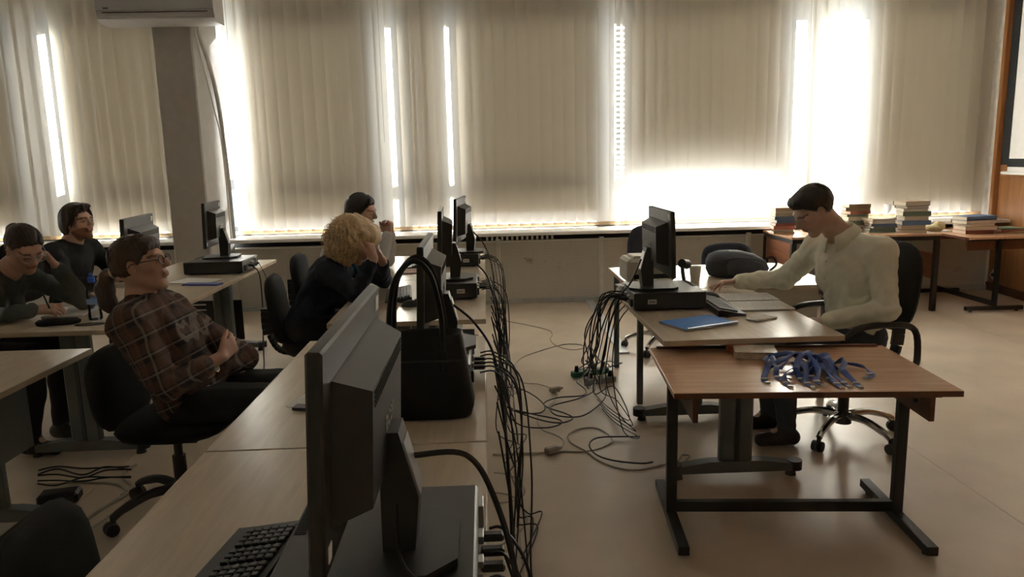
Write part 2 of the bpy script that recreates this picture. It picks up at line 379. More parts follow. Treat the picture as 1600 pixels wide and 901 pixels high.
# ================================================================== furniture
DZ = .72                                            # desk height
lam = grain_wood('desk_laminate', (.51, .435, .335), (.57, .49, .385), axis=1, rough=.25, scale=16)
edge_m = mat('desk_edge_band', (.50, .41, .30), .5); leg_m = mat('desk_leg_grey', (.13, .145, .15), .45, var=.06)
black_pl = mat('black_plastic', (.018, .018, .02), .45, var=.15); cap_m = mat('foot_cap', (.035, .035, .038), .5)
def D(px, py, z=DZ): return CAM.z(px, py, z)
def t_leg(root, y, x, wdt=.64, zt=DZ-.024):
    lg = MB(); lg.box((x-.04, y, .37), (.075, .05, .60), .012).box((x+.04, y, .37), (.075, .05, .60), .012)
    lg.build('leg_column', leg_m, root)
    ft = MB(); ft.prism([(-wdt/2+.03, .03), (wdt/2-.03, .03), (wdt/2-.03, .062), (.12, .085), (-.12, .085), (-wdt/2+.03, .062)], y-.03, y+.03, 'y', Matrix.Translation((x, 0, 0)))
    fo = ft.build('foot', leg_m, root)
    for sgn in (-1, 1):
        MB().cyl((x+sgn*(wdt/2-.035), y, .028), (x+sgn*(wdt/2-.035), y, .072), .036, n=16).build('foot_cap', cap_m, fo)
        MB().cyl((x+sgn*(wdt/2-.05), y, .0), (x+sgn*(wdt/2-.05), y, .03), .026, .02, n=14).build('leveller', cap_m, fo)
    MB().box((x, y, zt-.02), (.5, .04, .04), .004).build('support_arm', leg_m, root)
def slot_panel(root, name, x0, x1, y, z0, z1, m):
    """sheet metal panel with two columns of slots, built as bars around the openings"""
    p = MB(); n = 7; hs = (z1-z0)/(n+.6); cx = [x0+(x1-x0)*.14, x0+(x1-x0)*.40, x0+(x1-x0)*.52, x0+(x1-x0)*.78]
    for a, b in ((x0, cx[0]), (cx[1], cx[2]), (cx[3], x1)): p.box(((a+b)/2, y, (z0+z1)/2), (b-a, .006, z1-z0))
    for a, b in ((cx[0], cx[1]), (cx[2], cx[3])):
        for k in range(n+1):
            q0 = z0+k*hs-(.0 if k else 0); q1 = min(z1, z0+k*hs+hs*.74)
            p.box(((a+b)/2, y, (q0+q1)/2), (b-a, .006, q1-q0))
    return p.build(name, m, root, smooth=0)
def desk(x0, x1, y0, y1, label, group=None, long='y', legs=True, inset=.21, modesty=True):
    cx, cy = (x0+x1)/2, (y0+y1)/2
    r = empty('desk', (cx, cy, 0), label=label, cat='desk', group=group)
    hx, hy = (x1-x0)/2-.002, (y1-y0)/2-.002
    MB().box((0, 0, DZ-.013), (2*hx-.004, 2*hy-.004, .025), .0015).build('desktop', lam, r)
    eb = MB()
    for sx_ in (-1, 1): eb.box((sx_*(hx-.001), 0, DZ-.013), (.003, 2*hy, .0235))
    for sy_ in (-1, 1): eb.box((0, sy_*(hy-.001), DZ-.013), (2*hx, .003, .0235))
    eb.build('edge_band', edge_m, r, smooth=0)
    if legs:
        if long == 'y':
            for sy_ in (-1, 1): t_leg(r, sy_*(hy-inset), 0, min(.64, 2*hx-.1))
            if modesty: MB().box((hx-.16, 0, .52), (.012, 2*hy-2*inset-.06, .30), .002).build('modesty_panel', leg_m, r)
        else:
            for sx_ in (-1, 1):
                for sy_ in (-1, 1): MB().box((sx_*(hx-.05), sy_*(hy-.06), .348), (.035, .035, .696), .003).build('leg', leg_m, r)
            MB().box((.28, -hy+.10, .55), (2*hx-.72, .018, .29), .002).build('front_panel', mat('beige_panel', (.55, .50, .42), .5), r)
    return r
AX0, AX1 = -.80, -.012
d1 = desk(AX0, AX1, .70, 1.985, 'light laminate desk with the keyboard and big monitor, near end of the middle row')
d2 = desk(AX0, AX1, 1.987, 3.265, 'light laminate desk carrying the large black handbag')
d3 = desk(AX0, AX1, 3.61, 4.90, 'light laminate desk where the curly blonde woman sits')
d4 = desk(AX0, AX1, 4.902, 6.20, 'light laminate desk where the woman in the white blouse sits, by the radiator')
slot_panel(d3, 'slotted_panel', -.05, .33, -.42, .20, .62, leg_m)
BX0, BX1 = -2.54, -1.752
b0 = desk(BX0, BX1, 1.97, 3.26, 'light laminate desk with the dark bag on it, beside the plaid shirt woman')
b1 = desk(BX0, BX1, 3.63, 4.92, 'light laminate desk where the woman in grey is writing', modesty=False)
b2 = desk(BX0, BX1, 4.922, 6.22, 'light laminate desk with papers and monitor beside the grey column', modesty=False)
slot_panel(b2, 'slotted_panel', -.34, .14, .46, .09, .42, black_pl)
t1 = desk(.742, 1.53, 3.055, 4.28, 'light laminate teacher desk with blue notebook and phone')
t2 = desk(.86, 2.09, 4.285, 5.22, 'light laminate desk with backpack and printer behind the teacher desk', long='x')

# ---------------------------------------------------------------- wooden tables on black metal T frames
tw = grain_wood('table_veneer', (.56, .335, .21), (.68, .43, .28), axis=0, rough=.23, scale=14, coat=.3)
tw_edge = grain_wood('table_edge_veneer', (.10, .035, .018), (.16, .06, .03), axis=0, rough=.3)
blackm = mat('black_metal', (.012, .012, .013), .42, var=.2)
def wood_table(loc, rz, wd, dp, zt, label, flen=.60, rim=True):
    r = empty('wooden_table', (loc[0], loc[1], 0), rz, label, 'table')
    top = MB().box((0, 0, zt-.011), (wd, dp, .022), .002).build('tabletop', tw, r)
    for sy_ in (-1, 1): MB().box((0, sy_*(dp/2), zt-.012), (wd, .003, .021)).build('edge_strip', tw_edge, top, smooth=0)
    if rim: MB().box((0, dp/2-.012, zt+.003), (wd-.06, .02, .012), .002).build('back_rim', tw_edge, r)
    for sx_ in (-1, 1):
        px_ = sx_*(wd/2-.05)
        MB().box((px_, 0, (zt-.02)/2+.02), (.042, .032, zt-.06), .002).build('post', blackm, r)
        ft = MB().box((px_, 0, .034), (.042, flen, .036), .002).build('foot', blackm, r)
        for sy_ in (-1, 1): MB().cyl((px_, sy_*(flen/2-.05), 0), (px_, sy_*(flen/2-.05), .018), .014, n=10).build('leveller', cap_m, ft)
        MB().box((px_-sx_*.035, -.0, zt-.022-.0525), (.02, dp-.07, .105), .002).build('end_apron', tw_edge, r)
        MB().box((px_-sx_*.01, 0, zt-.032), (.03, dp-.1, .02), .001).build('top_rail', blackm, r)
        b_ = MB().cyl((px_-sx_*.05, -dp/2+.12, zt-.075), (px_-sx_*.062, -dp/2+.12, zt-.075), .009, n=10).build('bolt', blackm, r)
    MB().box((0, 0, .072), (wd-.10, .03, .044), .002).build('stretcher', blackm, r)
    return r
wt = wood_table((1.185, 2.815), math.radians(-4.7), 1.01, .645, .66, 'reddish brown wooden table spread with blue lanyards')
wt3 = wood_table((4.68, 7.06), math.radians(90), 1.04, .64, .70, 'wooden table with a low pile of books against the veneer wall', .54, False)
# four-legged book table with end panels
bt = empty('wooden_table', (3.49, 7.03, 0), 0, 'long dark wooden table holding the tall stacks of books', 'table')
BTZ = .73
MB().box((0, 0, BTZ-.01), (1.40, .72, .02), .002).build('tabletop', tw, bt)
fr = MB()
for sy_ in (-1, 1): fr.box((0, sy_*.34, BTZ-.04), (1.38, .03, .04), .002)
for sx_ in (-1, 1): fr.box((sx_*.675, 0, BTZ-.04), (.03, .66, .04), .002)
fr.build('frame_rail', blackm, bt)
for sx_ in (-1, 1):
    for sy_ in (-1, 1): MB().box((sx_*.672, sy_*.335, (BTZ-.06)/2), (.046, .04, BTZ-.06), .002).build('leg', blackm, bt)
redw = grain_wood('panel_red_veneer', (.20, .075, .035), (.32, .13, .065), axis=1, rough=.4, scale=8)
MB().box((-.675, 0, .56), (.014, .62, .22), .002).build('end_panel', redw, bt)
MB().box((.675, 0, .42), (.014, .62, .24), .002).build('end_panel', redw, bt)

# ---------------------------------------------------------------- chairs
cloth_b = mat('chair_cloth_black', (.012, .012, .014), .9, var=.2, bump=.3, bscale=400)
cloth_n = mat('chair_cloth_navy', (.03, .035, .055), .9, var=.2, bump=.3, bscale=400)
chrome = mat('chrome', (.55, .55, .55), .18, metal=1, var=.03); plast = black_pl
def cushion(name, w, d, t, m, parent, M, bulge=.02, n=10, pw=3.0):
    """rounded pad: superellipse outline, domed both sides"""
    mb = MB(); pts = []
    rings = [(0.0, .5), (.5, .5), (.8, .47), (.94, .36), (1.0, 0), (.94, -.36), (.8, -.47), (.5, -.5), (0, -.5)]
    K = 28
    for sc, h in rings:
        row = []
        for j in range(K):
            a = 2*PI*j/K; c, s_ = math.cos(a), math.sin(a)
            rr = (abs(c)**pw+abs(s_)**pw)**(-1/pw)
            x, y = c*rr*sc*w/2, s_*rr*sc*d/2
            row.append((x, y, h*t+(bulge*(1-sc*sc) if h > 0 else 0)))
        pts.append(row+[row[0]])
    mb.sheet(pts); mb.v = [tuple(M @ Vector(p)) for p in mb.v]
    o = mb.build(name, m, parent, smooth=60)
    bm = bmesh.new(); bm.from_mesh(o.data); bmesh.ops.remove_doubles(bm, verts=bm.verts, dist=1e-5); bmesh.ops.recalc_face_normals(bm, faces=bm.faces); bm.to_mesh(o.data); bm.free()
    return o
def office_chair(loc, rz, label, back_h=.50, back_w=.44, seat=.46, arms=False, base=None, cl=None, back_z=None, recline=.12, group=None, spin=.3):
    """local +x is where the sitter looks"""
    base = base or plast; cl = cl or cloth_b
    r = empty('office_chair', (loc[0], loc[1], 0), rz, label, 'chair', group)
    cushion('seat', .46, .47, .075, cl, r, Matrix.Translation((.02, 0, seat-.04)), .012)
    MB().box((0, 0, seat-.088), (.30, .26, .025), .01).build('seat_pan', plast, r)
    bz_ = (seat+.12+back_h/2) if back_z is None else back_z
    Mb = Matrix.Translation((-.225-.0, 0, bz_)) @ Matrix.Rotation(-recline, 4, 'Y') @ Matrix.Rotation(PI/2, 4, 'Y') @ Matrix.Rotation(PI/2, 4, 'Z')
    cushion('backrest', back_w, back_h, .06, cl, r, Mb, .012, pw=3.4)
    sp = spline([(-.05, 0, seat-.10), (-.22, 0, seat-.09), (-.29, 0, seat+.02), (-.275-.02, 0, bz_)], 5)
    bk = MB()
    for a, b in zip(sp, sp[1:]): bk.bar(a, b, .07, .018, .004, up=(0, 1, 0.01)) if False else bk.bar(a, b, .07, .02, .003)
    bk.build('back_bracket', plast, r)
    MB().cyl((0, 0, .10), (0, 0, .26), .028, n=16).cyl((0, 0, .24), (0, 0, seat-.09), .018, n=14).build('gas_lift', plast, r)
    MB().cyl((0, 0, .075), (0, 0, .135), .045, .04, n=18).build('hub', plast, r)
    for k in range(5):
        a = spin+2*PI*k/5; c, s_ = math.cos(a), math.sin(a)
        q = spline([(c*.03, s_*.03, .118), (c*.14, s_*.14, .125), (c*.25, s_*.25, .095), (c*.29, s_*.29, .072)], 4)
        lg = MB().tube(q, [.021]*4+[.019]*4+[.017]*5, 8).build('base_leg', base, r)
        MB().cyl((c*.29, s_*.29, .05), (c*.29, s_*.29, .085), .011, n=8).build('caster_stem', plast, lg)
        t = Vector((-s_, c, 0)); ctr = Vector((c*.30, s_*.30, .029))
        cs = MB()
        for q_ in (-1, 1): cs.cyl(ctr+t*(q_*.006), ctr+t*(q_*.026), .029, .026, n=16)
        cs.build('caster', cap_m, lg)
    if arms:
        for s_ in (-1, 1):
            p = spline([(-.22, s_*.22, seat-.05), (-.20, s_*.275, seat+.02), (-.17, s_*.285, seat+.17), (-.05, s_*.285, seat+.205), (.14, s_*.28, seat+.19), (.20, s_*.27, seat+.10), (.16, s_*.23, seat-.06)], 5)
            MB().tube(p, .016, 8).build('armrest', plast, r)
    return r
tch = (1.87, 3.72)
office_chair(tch, PI+.12, 'black office chair with arms and chrome base under the man in the cream shirt', .46, .44, .46, True, chrome, spin=.62)
office_chair((-1.37, 3.13), -.06, 'black office chair under the woman in the plaid shirt', .36, .42, spin=.2, back_z=.585)
office_chair((-1.05, 4.50), .08, 'black office chair behind the curly blonde woman', .42, .40, spin=.9, back_z=.64)
office_chair((-1.13, 5.42), 0, 'black office chair under the woman in the white blouse', .38, .40, spin=.1, back_z=.67)
office_chair((-2.93, 4.05), .05, 'black office chair under the woman in the grey sweater', .44, .42)
office_chair((-3.05, 5.30), -.1, 'black office chair under the bearded man in black', .44, .42)
office_chair((-.88, 1.70), .0, 'empty black office chair, pushed back from the desk with the big monitor', .42, .46, seat=.42, spin=.5, back_z=.47)
office_chair((1.36, 5.62), -PI/2+.25, 'tall navy chair with chrome base behind the teacher monitor', .52, .40, base=chrome, cl=cloth_n, spin=.35, back_z=.70)
office_chair((1.98, 5.86), -PI/2-.1, 'low navy chair behind the backpack', .30, .42, base=chrome, cl=cloth_n, spin=.1, back_z=.62)

# ---------------------------------------------------------------- monitors and computers
mon_b = mat('monitor_shell', (.024, .0235, .0225), .42, var=.12, bump=.05, bscale=500); mon_s = mat('monitor_silver', (.34, .34, .33), .32, metal=.5, var=.05)
scr_m = mat('screen_dark', (.01, .011, .013), .16, var=.1); lbl_m = mat('sticker_white', (.72, .71, .68), .6); ink = mat('print_ink', (.06, .06, .065), .6)
mon_grey = mat('monitor_front_grey', (.42, .42, .41), .35, var=.05)
def text_mesh(txt, size, name, m, parent, M, ext=.0015):
    cu = bpy.data.curves.new('txt', 'FONT'); cu.body = txt; cu.size = size; cu.extrude = ext; cu.align_x = 'CENTER'; cu.align_y = 'CENTER'
    ob = bpy.data.objects.new('txt', cu); COL.objects.link(ob); bpy.context.view_layer.update()
    me = bpy.data.meshes.new_from_object(ob.evaluated_get(bpy.context.evaluated_depsgraph_get())); bpy.data.objects.remove(ob)
    me.transform(M); me.materials.clear(); me.materials.append(m)
    o = bpy.data.objects.new(name, me); COL.objects.link(o); o.parent = parent; return o
def monitor(loc, rz, zt, label, W=.51, H=.33, tilt=.04, front=None, logo=True, z0=None, back_d=.055):
    """local: screen looks to -x, back to +x; loc is where the stand base rests (z given)"""
    r = empty('monitor', loc, rz, label, 'monitor')
    zb = loc[2]; cz = zt-zb-H/2; T = Matrix.Translation((-.03, 0, cz)) @ Matrix.Rotation(tilt, 4, 'Y')
    MB().box((0, 0, 0), (.024, W, H), .004, T).build('bezel', mon_b, r)
    MB().box((-.0118, 0, .008), (.002, W-.035, H-.045), 0, T).build('screen', front or scr_m, r, smooth=0)
    a, b = (W/2-.055, H/2-.055), (W/2-.085, H/2-.075)
    vs = [(.011, s1*a[0], s2*a[1]) for s1 in (-1, 1) for s2 in (-1, 1)]+[(.012+back_d, s1*b[0], s2*b[1]-.004) for s1 in (-1, 1) for s2 in (-1, 1)]
    hs = MB().add(vs, [(0, 1, 3, 2), (4, 6, 7, 5), (0, 4, 5, 1), (2, 3, 7, 6), (0, 2, 6, 4), (1, 5, 7, 3)], T).build('back_housing', mon_b, r, smooth=0)
    vt = MB()
    for i in range(4):
        for j in range(34):
            vt.box((.0125+back_d, -b[0]+.02+j*(2*b[0]-.04)/33, b[1]-.012-i*.007), (.002, .0042, .0035), 0, T)
    tag(vt.build('vent_holes', dark_m, hs, smooth=0), kind='stuff')
    if logo:
        text_mesh('acer', .06, 'logo', mon_s, hs, T @ Matrix.Translation((.0128+back_d, 0, -.01)) @ Matrix.Rotation(PI/2, 4, 'Z') @ Matrix.Rotation(PI/2, 4, 'X'))
    MB().box((.0125, W/2-.035, H/2-.03), (.002, .032, .03), 0, T).build('asset_sticker', lbl_m, r, smooth=0)
    MB().box((.0125, -W/2+.03, -H/2+.03), (.002, .022, .026), 0, T).build('rating_label', lbl_m, r, smooth=0)
    z_att = cz-H/2+.10
    nk = MB().prism([(.018, .014), (.075, .014), (.085, z_att*.55), (.055, z_att+.03), (.02, z_att+.03)], -.038, .038, 'y').build('neck', mon_b, r, smooth=0)
    MB().box((.0, 0, 0), (.004, .06, z_att*.5), 0, Matrix.Translation((.0735, 0, z_att*.80)) @ Matrix.Rotation(-.25, 4, 'Y')).build('neck_trim', mon_s, nk, smooth=0)
    MB().prism([(-.10, -.09), (-.07, -.12), (.10, -.12), (.15, -.07), (.15, .07), (.10, .12), (-.07, .12), (-.10, .09)], 0, .014).build('base', mon_b, r, smooth=0)
    return r
pc_m = mat('pc_case', (.026, .026, .026), .38, var=.1, bump=.06, bscale=700); port_m = mat('port_metal', (.35, .35, .35), .35, metal=.9)
def computer(x0, x1, y0, y1, label, z=DZ, h=.092, rear=1, sticker=True):
    cx, cy = (x0+x1)/2, (y0+y1)/2; w_, d_ = x1-x0, y1-y0
    r = empty('desktop_computer', (cx, cy, z), 0, label, 'computer')
    MB().box((0, 0, h/2+.004), (w_, d_, h-.006), .004).build('case', pc_m, r)
    for sx_ in (-1, 1):
        for sy_ in (-1, 1): MB().cyl((sx_*(w_/2-.04), sy_*(d_/2-.04), 0), (sx_*(w_/2-.04), sy_*(d_/2-.04), .006), .012, n=10).build('rubber_foot', cap_m, r)
    bk = MB().box((rear*(w_/2+.0015), 0, h/2+.004), (.003, d_-.02, h-.014)).build('rear_plate', port_m, r, smooth=0)
    for k, (yy, ww, hh) in enumerate(((-.13, .05, .04), (-.06, .03, .012), (-.02, .03, .012), (.03, .035, .016), (.08, .02, .016), (.13, .05, .05))):
        MB().box((rear*(w_/2+.007), yy*d_/.38, h*.5+(.012 if k % 2 else -.008)), (.012, ww, hh), .001).build('port', port_m if k % 2 else black_pl, bk)
    for k in range(3):
        MB().box((rear*(w_/2+.03), (-.06+k*.055)*d_/.38, h*.5), (.045, .022, .016), .004).build('plug', black_pl, bk)
    vs = MB()
    for k in range(22): vs.box((-rear*(w_/2-.018), d_/2-.012-k*.0085, h+.0012), (.022, .0042, .0012))
    tag(vs.build('vent_slots', dark_m, r, smooth=0), kind='stuff')
    if sticker:
        st = MB().box((rear*(w_/2-.09), -d_/2-.0008, h*.52), (.045, .0016, .024)).build('asset_sticker', lbl_m, r, smooth=0)
        bars = MB()
        for k in range(6): bars.box((rear*(w_/2-.09)-.014+k*.0055, -d_/2-.0018, h*.52), (.0028, .001, .011))
        tag(bars.build('printed_code', ink, st, smooth=0), kind='stuff')
    return r
ZP = DZ+.094
computer(-.385, -.035, 1.125, 1.505, 'black desktop computer lying flat under the big monitor', sticker=False)
computer(-.40, -.07, 2.46, 2.83, 'black desktop computer mostly hidden behind the handbag', sticker=False)
computer(-.36, -.062, 4.15, 4.53, 'black desktop computer with pink papers on it, in front of the blonde woman')
computer(-.36, -.062, 5.44, 5.82, 'black desktop computer nearest the radiator in the middle row')
computer(.742, 1.11, 3.675, 4.04, 'black desktop computer on the teacher desk', rear=-1)
computer(-2.20, -1.78, 5.42, 5.80, 'black desktop computer beside loose papers near the grey column', sticker=False)
monitor((-.215, 1.25, ZP), 0, 1.25, 'large dark monitor seen edge-on from behind, acer lettering, beside the keyboard', W=.55, H=.335, tilt=.05)
monitor((-.20, 2.74, ZP), .0, 1.215, 'monitor standing behind the black handbag', W=.50, front=mon_grey)
monitor((-.235, 4.34, ZP), .03, 1.225, 'monitor on the computer with pink papers', W=.48, front=mon_grey)
monitor((-.165, 5.60, ZP), -.12, 1.225, 'monitor turned a little, nearest the radiator in the middle row', W=.48, front=mon_grey)
monitor((.885, 3.84, ZP), PI, 1.228, 'teacher monitor with its dark back turned to the students', W=.50, tilt=.03)
monitor((-2.03, 5.68, ZP), .1, 1.235, 'monitor on its computer beside the grey column, acer lettering on back', W=.46)
monitor((-2.02, 4.45, DZ), .12, 1.22, 'monitor behind the head of the plaid shirt woman', W=.52, H=.34)

# ---------------------------------------------------------------- keyboards, mice
key_m = mat('key_plastic', (.03, .03, .032), .4, var=.2)
def keyboard(loc, rz, label, W=.44, Dp=.15, z=DZ):
    r = empty('keyboard', (loc[0], loc[1], z), rz, label, 'keyboard')
    MB().prism([(-Dp/2, 0), (Dp/2, 0), (Dp/2, .030), (Dp/2-.015, .033), (-Dp/2+.045, .018), (-Dp/2, .012)], -W/2, W/2, 'y', Matrix.Rotation(0, 4, 'Z')).build('key_tray', black_pl, r, smooth=0)
    kb = bpy.data.meshes.new('key'); q = MB().box((0, 0, .004), (.0155, .0155, .009), .0022); kb.from_pydata(q.v, [], q.f); kb.materials.append(key_m)
    rows = 6
    for i in range(rows):
        u = i/(rows-1); x = -Dp/2+.042+u*(Dp-.06); zz = .0165+u*.0145
        j = 0; y = -W/2+.018
        while y < W/2-.018:
            if i == 0 and -.10 < y < .02:
                pass
            o = bpy.data.objects.new('key', kb); COL.objects.link(o); o.parent = r; o.location = (x, y, zz); o.rotation_euler = (0, -.12, 0)
            y += .0186 if j not in (12, 15) else .0275
            j += 1
    return r
keyboard((-.50, 1.29), -.12, 'black keyboard beside the big monitor', W=.42)
keyboard((-.52, 4.30), .1, 'dark keyboard in front of the blonde woman', W=.40)
keyboard((-.52, 5.62), .05, 'dark keyboard in front of the woman in white', W=.40)
keyboard((1.187, 3.70), PI-.02, 'black keyboard beside the open planner on the teacher desk', W=.42, Dp=.135)
keyboard((-2.30, 5.05), .15, 'black keyboard next to the loose papers by the grey column', W=.40)
def mouse(loc, rz, label):
    r = empty('computer_mouse', (loc[0], loc[1], DZ), rz, label, 'mouse')
    mb = MB(); mb.ball((0, 0, .0), (.055, .032, .036), 16, 10); mb.v = [(x, y, max(z, 0)) for x, y, z in mb.v]
    b = mb.build('shell', black_pl, r, smooth=80); MB().cyl((.028, -.004, .031), (.028, .004, .031), .009, n=12).build('wheel', cap_m, b)
mouse((-.42, 4.00), .1, 'black mouse beside the dark keyboard, in front of the blonde woman')
mouse((1.22, 3.98), 2.8, 'black mouse under the hand of the man in the cream shirt')
# ================================================================== fittings on column and walls
ac_m = mat('ac_plastic', (.50, .49, .48), .35, var=.04)
ax0, ax1 = CAM.yy(150, 30, 6.72).x, CAM.yy(335, 40, 6.72).x; az = CAM.yy(250, 28, 6.72).z
ac = empty('air_conditioner', ((ax0+ax1)/2, 6.98, az), label='white wall air conditioner mounted on the grey column', cat='air conditioner')
W_ = ax1-ax0
MB().prism([(0, -.03), (-.17, -.03), (-.235, .0), (-.25, .06), (-.255, .30), (-.22, .33), (0, .33)], -W_/2, W_/2, 'x').build('body', ac_m, ac, smooth=25)
MB().prism([(-.2535, .065), (-.262, .07), (-.266, .30), (-.24, .332), (-.22, .332), (-.253, .30)], -W_/2+.004, W_/2-.004, 'x').build('front_panel', mat('ac_front', (.40, .40, .41), .3, var=.04), ac, smooth=25)
MB().box((0, 0, 0), (W_-.16, .075, .008), .002, Matrix.Translation((0, -.215, .012)) @ Matrix.Rotation(-.42, 4, 'X')).build('louver', ac_m, ac)
MB().box((0, -.246, .052), (W_-.10, .012, .007)).build('air_slot', dark_m, ac, smooth=0)
MB().box((-W_/2+.09, -.2668, .085), (.045, .002, .011), .0005).build('badge', ink, ac)
pipe_m = mat('pipe_wrap', (.50, .49, .46), .7, bump=.3)
px_ = cxr+.045
p = [(px_-.005, 7.02, az-.02), (px_, 7.06, az-.12), (px_+.01, 7.2, az-.33), (px_+.012, 7.33, az-.62), (px_+.014, 7.40, az-1.0), (px_+.012, 7.45, az-1.5), (px_+.012, 7.46, .785)]
tag(MB().tube(spline(p, 6), .019, 8).build('refrigerant_pipe', pipe_m), 'thick wrapped pipe running down the side of the column', 'pipe')
p = [(px_-.014, 7.0, az-.02), (px_-.008, 7.03, az-.2), (px_-.008, 7.18, az-.5), (px_-.004, 7.28, az-.75), (px_+.0, 7.36, az-.95), (px_+.0, 7.4, az-1.3), (px_, 7.41, .785)]
tag(MB().tube(spline(p, 6), .007, 6).build('white_cord', mat('white_cord', (.6, .58, .53), .5)), 'thin white cord running down the column beside the pipe', 'cord')
# projection screen on the veneer wall
ps = empty('projection_screen', (wall_x(6.2)-.12, 6.2, 0), math.atan(.10)*-1, 'white projection screen with black border hanging on the veneer wall', 'screen')
q1 = CAM.xx(1563, 270, wall_x(7.1)-.13)
zb_ = q1.z; yl = q1.y-6.2
MB().box((0, yl/2-.9, (zb_+3.3)/2), (.004, yl+1.7, 3.3-zb_)).build('screen_fabric', mat('screen_white', (.75, .75, .74), .8, var=.03), ps, smooth=0)
bd = MB().box((-.004, yl-.0, (zb_+.06+3.3)/2), (.003, .13, 3.3-zb_-.1)).box((-.004, yl/2-.9, zb_+.10), (.003, yl+1.7, .08))
bd.build('black_border', mat('screen_black', (.01, .012, .013), .8), ps, smooth=0)
MB().box((0, yl/2-.88, zb_), (.05, yl+1.82, .03), .008).build('bottom_bar', white_paint, ps)
tp = CAM.xx(1583, 107, wall_x(7.3)-.003)
tag(MB().box((0, 0, 0), (.003, .075, .035)).build('tape_strip', lbl_m, loc=tp, rot=(.75, 0, -.1), smooth=0), 'scrap of white tape stuck on the veneer wall', 'tape')
so = CAM.xx(1552, 429, wall_x(7.35)-.012)
s_ = empty('wall_socket', so, -.1, 'white wall socket hanging crooked on the veneer wall', 'socket')
MB().box((0, 0, 0), (.014, .085, .085), .004, Matrix.Rotation(.7, 4, 'X')).build('cover_plate', lbl_m, s_)
MB().cyl((-.008, 0, 0), (-.0125, 0, 0), .02, n=16).build('socket_well', dark_m, s_)
MB().cyl((.006, -.03, .075), (.010, -.03, .075), .034, n=16).build('wall_hole', dark_m, s_)
# aluminium cable channel on the floor
a, b = CAM.z(921, 470, 0), CAM.z(975, 553, 0)
tag(MB().bar((a.x, a.y-.03, .008), (b.x, b.y, .008), .085, .016, .004).build('cable_channel', mat('aluminium', (.72, .76, .80), .3, metal=.35, var=.05)), 'aluminium cable channel lying on the floor toward the radiator', 'cable channel')

# ================================================================== books
book_cols = [(.30, .10, .07), (.42, .30, .18), (.20, .22, .26), (.52, .47, .38), (.10, .17, .30), (.45, .16, .12), (.60, .57, .50), (.25, .17, .10), (.14, .20, .15), (.36, .33, .30)]
page_m = mat('book_pages', (.62, .56, .45), .85, var=.1, scale=200, stretch=(1, 1, 12))
ORD = ['bottom', 'second', 'third', 'fourth', 'fifth', 'sixth', 'seventh', 'eighth', 'ninth', 'tenth']
CN = ['red-brown', 'tan', 'slate', 'sand', 'navy', 'brick red', 'cream', 'dark brown', 'dark green', 'grey']
def book(loc, rz, w, d, h, ci, label, group):
    r = empty('book', loc, rz, label, 'book', group); cm = mat('book_cover_%d' % ci, book_cols[ci], .5, var=.12)
    t = min(.003, h*.15)
    cv = MB().box((0, 0, t/2), (w, d, t)).box((0, 0, h-t/2), (w, d, t)).box((-w/2+t/2, 0, h/2), (t, d, h))
    cv.build('cover', cm, r, smooth=0)
    MB().box((.002, 0, h/2), (w-.012, d-.010, h-2*t-.0004)).build('page_block', page_m, r, smooth=0)
def stack(x, y, z, n, hs, desc, w=.15, d=.21, rz0=0.0, seed=0):
    rr = random.Random(seed); zz = z
    for k in range(n):
        h = hs*rr.uniform(.7, 1.35); ci = rr.randrange(10)
        pos = 'top' if k == n-1 else ORD[k]
        lab = '%s book, %s of %s' % (CN[ci], pos if pos in ('top', 'bottom') else pos+' from the bottom', desc)
        book((x+rr.uniform(-.012, .012), y+rr.uniform(-.012, .012), zz), rz0+rr.uniform(-.25, .25)+(PI if rr.random() < .4 else 0), w*rr.uniform(.9, 1.12), d*rr.uniform(.9, 1.1), h, ci, lab, 'books in '+desc)
        zz += h+.0006
def on_bt(px, py=358): return CAM.z(px, py, BTZ)
def sx_at(px, Y): return CAM.yy(px, 350, Y).x
stack(sx_at(1224, 7.08), 7.08, BTZ, 9, .026, "the stack by the man's forehead", rz0=1.4, seed=1)
stack(sx_at(1334, 7.12), 7.12, BTZ, 8, .029, 'the stack behind his collar', rz0=1.5, seed=2, w=.17)
stack(sx_at(1374, 6.95), 6.95, BTZ, 6, .022, 'the low stack between two taller ones', rz0=1.6, seed=3, w=.17, d=.24)
stack(sx_at(1423, 6.88), 6.88, BTZ, 8, .032, 'the tallest stack at the table end', rz0=1.55, seed=4, w=.18, d=.24)
stack(sx_at(1521, 6.90), 6.90, .70, 5, .030, 'the stack on the wall-side table', rz0=1.55, seed=5, w=.20, d=.30)
stack(sx_at(1572, 6.86), 6.86, .70, 3, .016, 'the flat pile at the table corner', rz0=1.57, seed=6, w=.20, d=.24)
gl = MB(); gx = sx_at(1476, 7.0)
gl.ball((0, 0, .035), (.10, .06, .035), 16, 8).ball((.075, .01, .05), (.06, .05, .05), 14, 8).ball((-.08, -.02, .022), (.07, .035, .022), 14, 8)
tag(gl.build('cloth_bundle', mat('cloth_yellow', (.50, .42, .24), .9, bump=.5, bscale=60), loc=(gx-.05, 7.12, .70), smooth=80), 'crumpled yellowish cloth between the book stacks', 'cloth')
gb = MB().lathe([(.028, 0), (.03, .004), (.006, .012), (.005, .06), (.012, .075), (.034, .10), (.038, .16), (.036, .16), (.031, .102), (.003, .08)], 20)
gp = CAM.yy(1385, 338, 7.72)
tag(gb.build('goblet', mat('milky_plastic', (.78, .80, .82), .3, var=.03), loc=(gp.x, 7.70, .7755)), 'pale plastic goblet standing on the window sill', 'goblet')
rs = MB().box((0, 0, .002), (.21, .29, .004)).build('paper_sheet', lbl_m, loc=(CAM.z(1450, 358, .70).x+.0, 7.25, .70), rot=(0, 0, .2), smooth=0)
tag(rs, 'loose white papers lying behind the cloth bundle', 'paper')

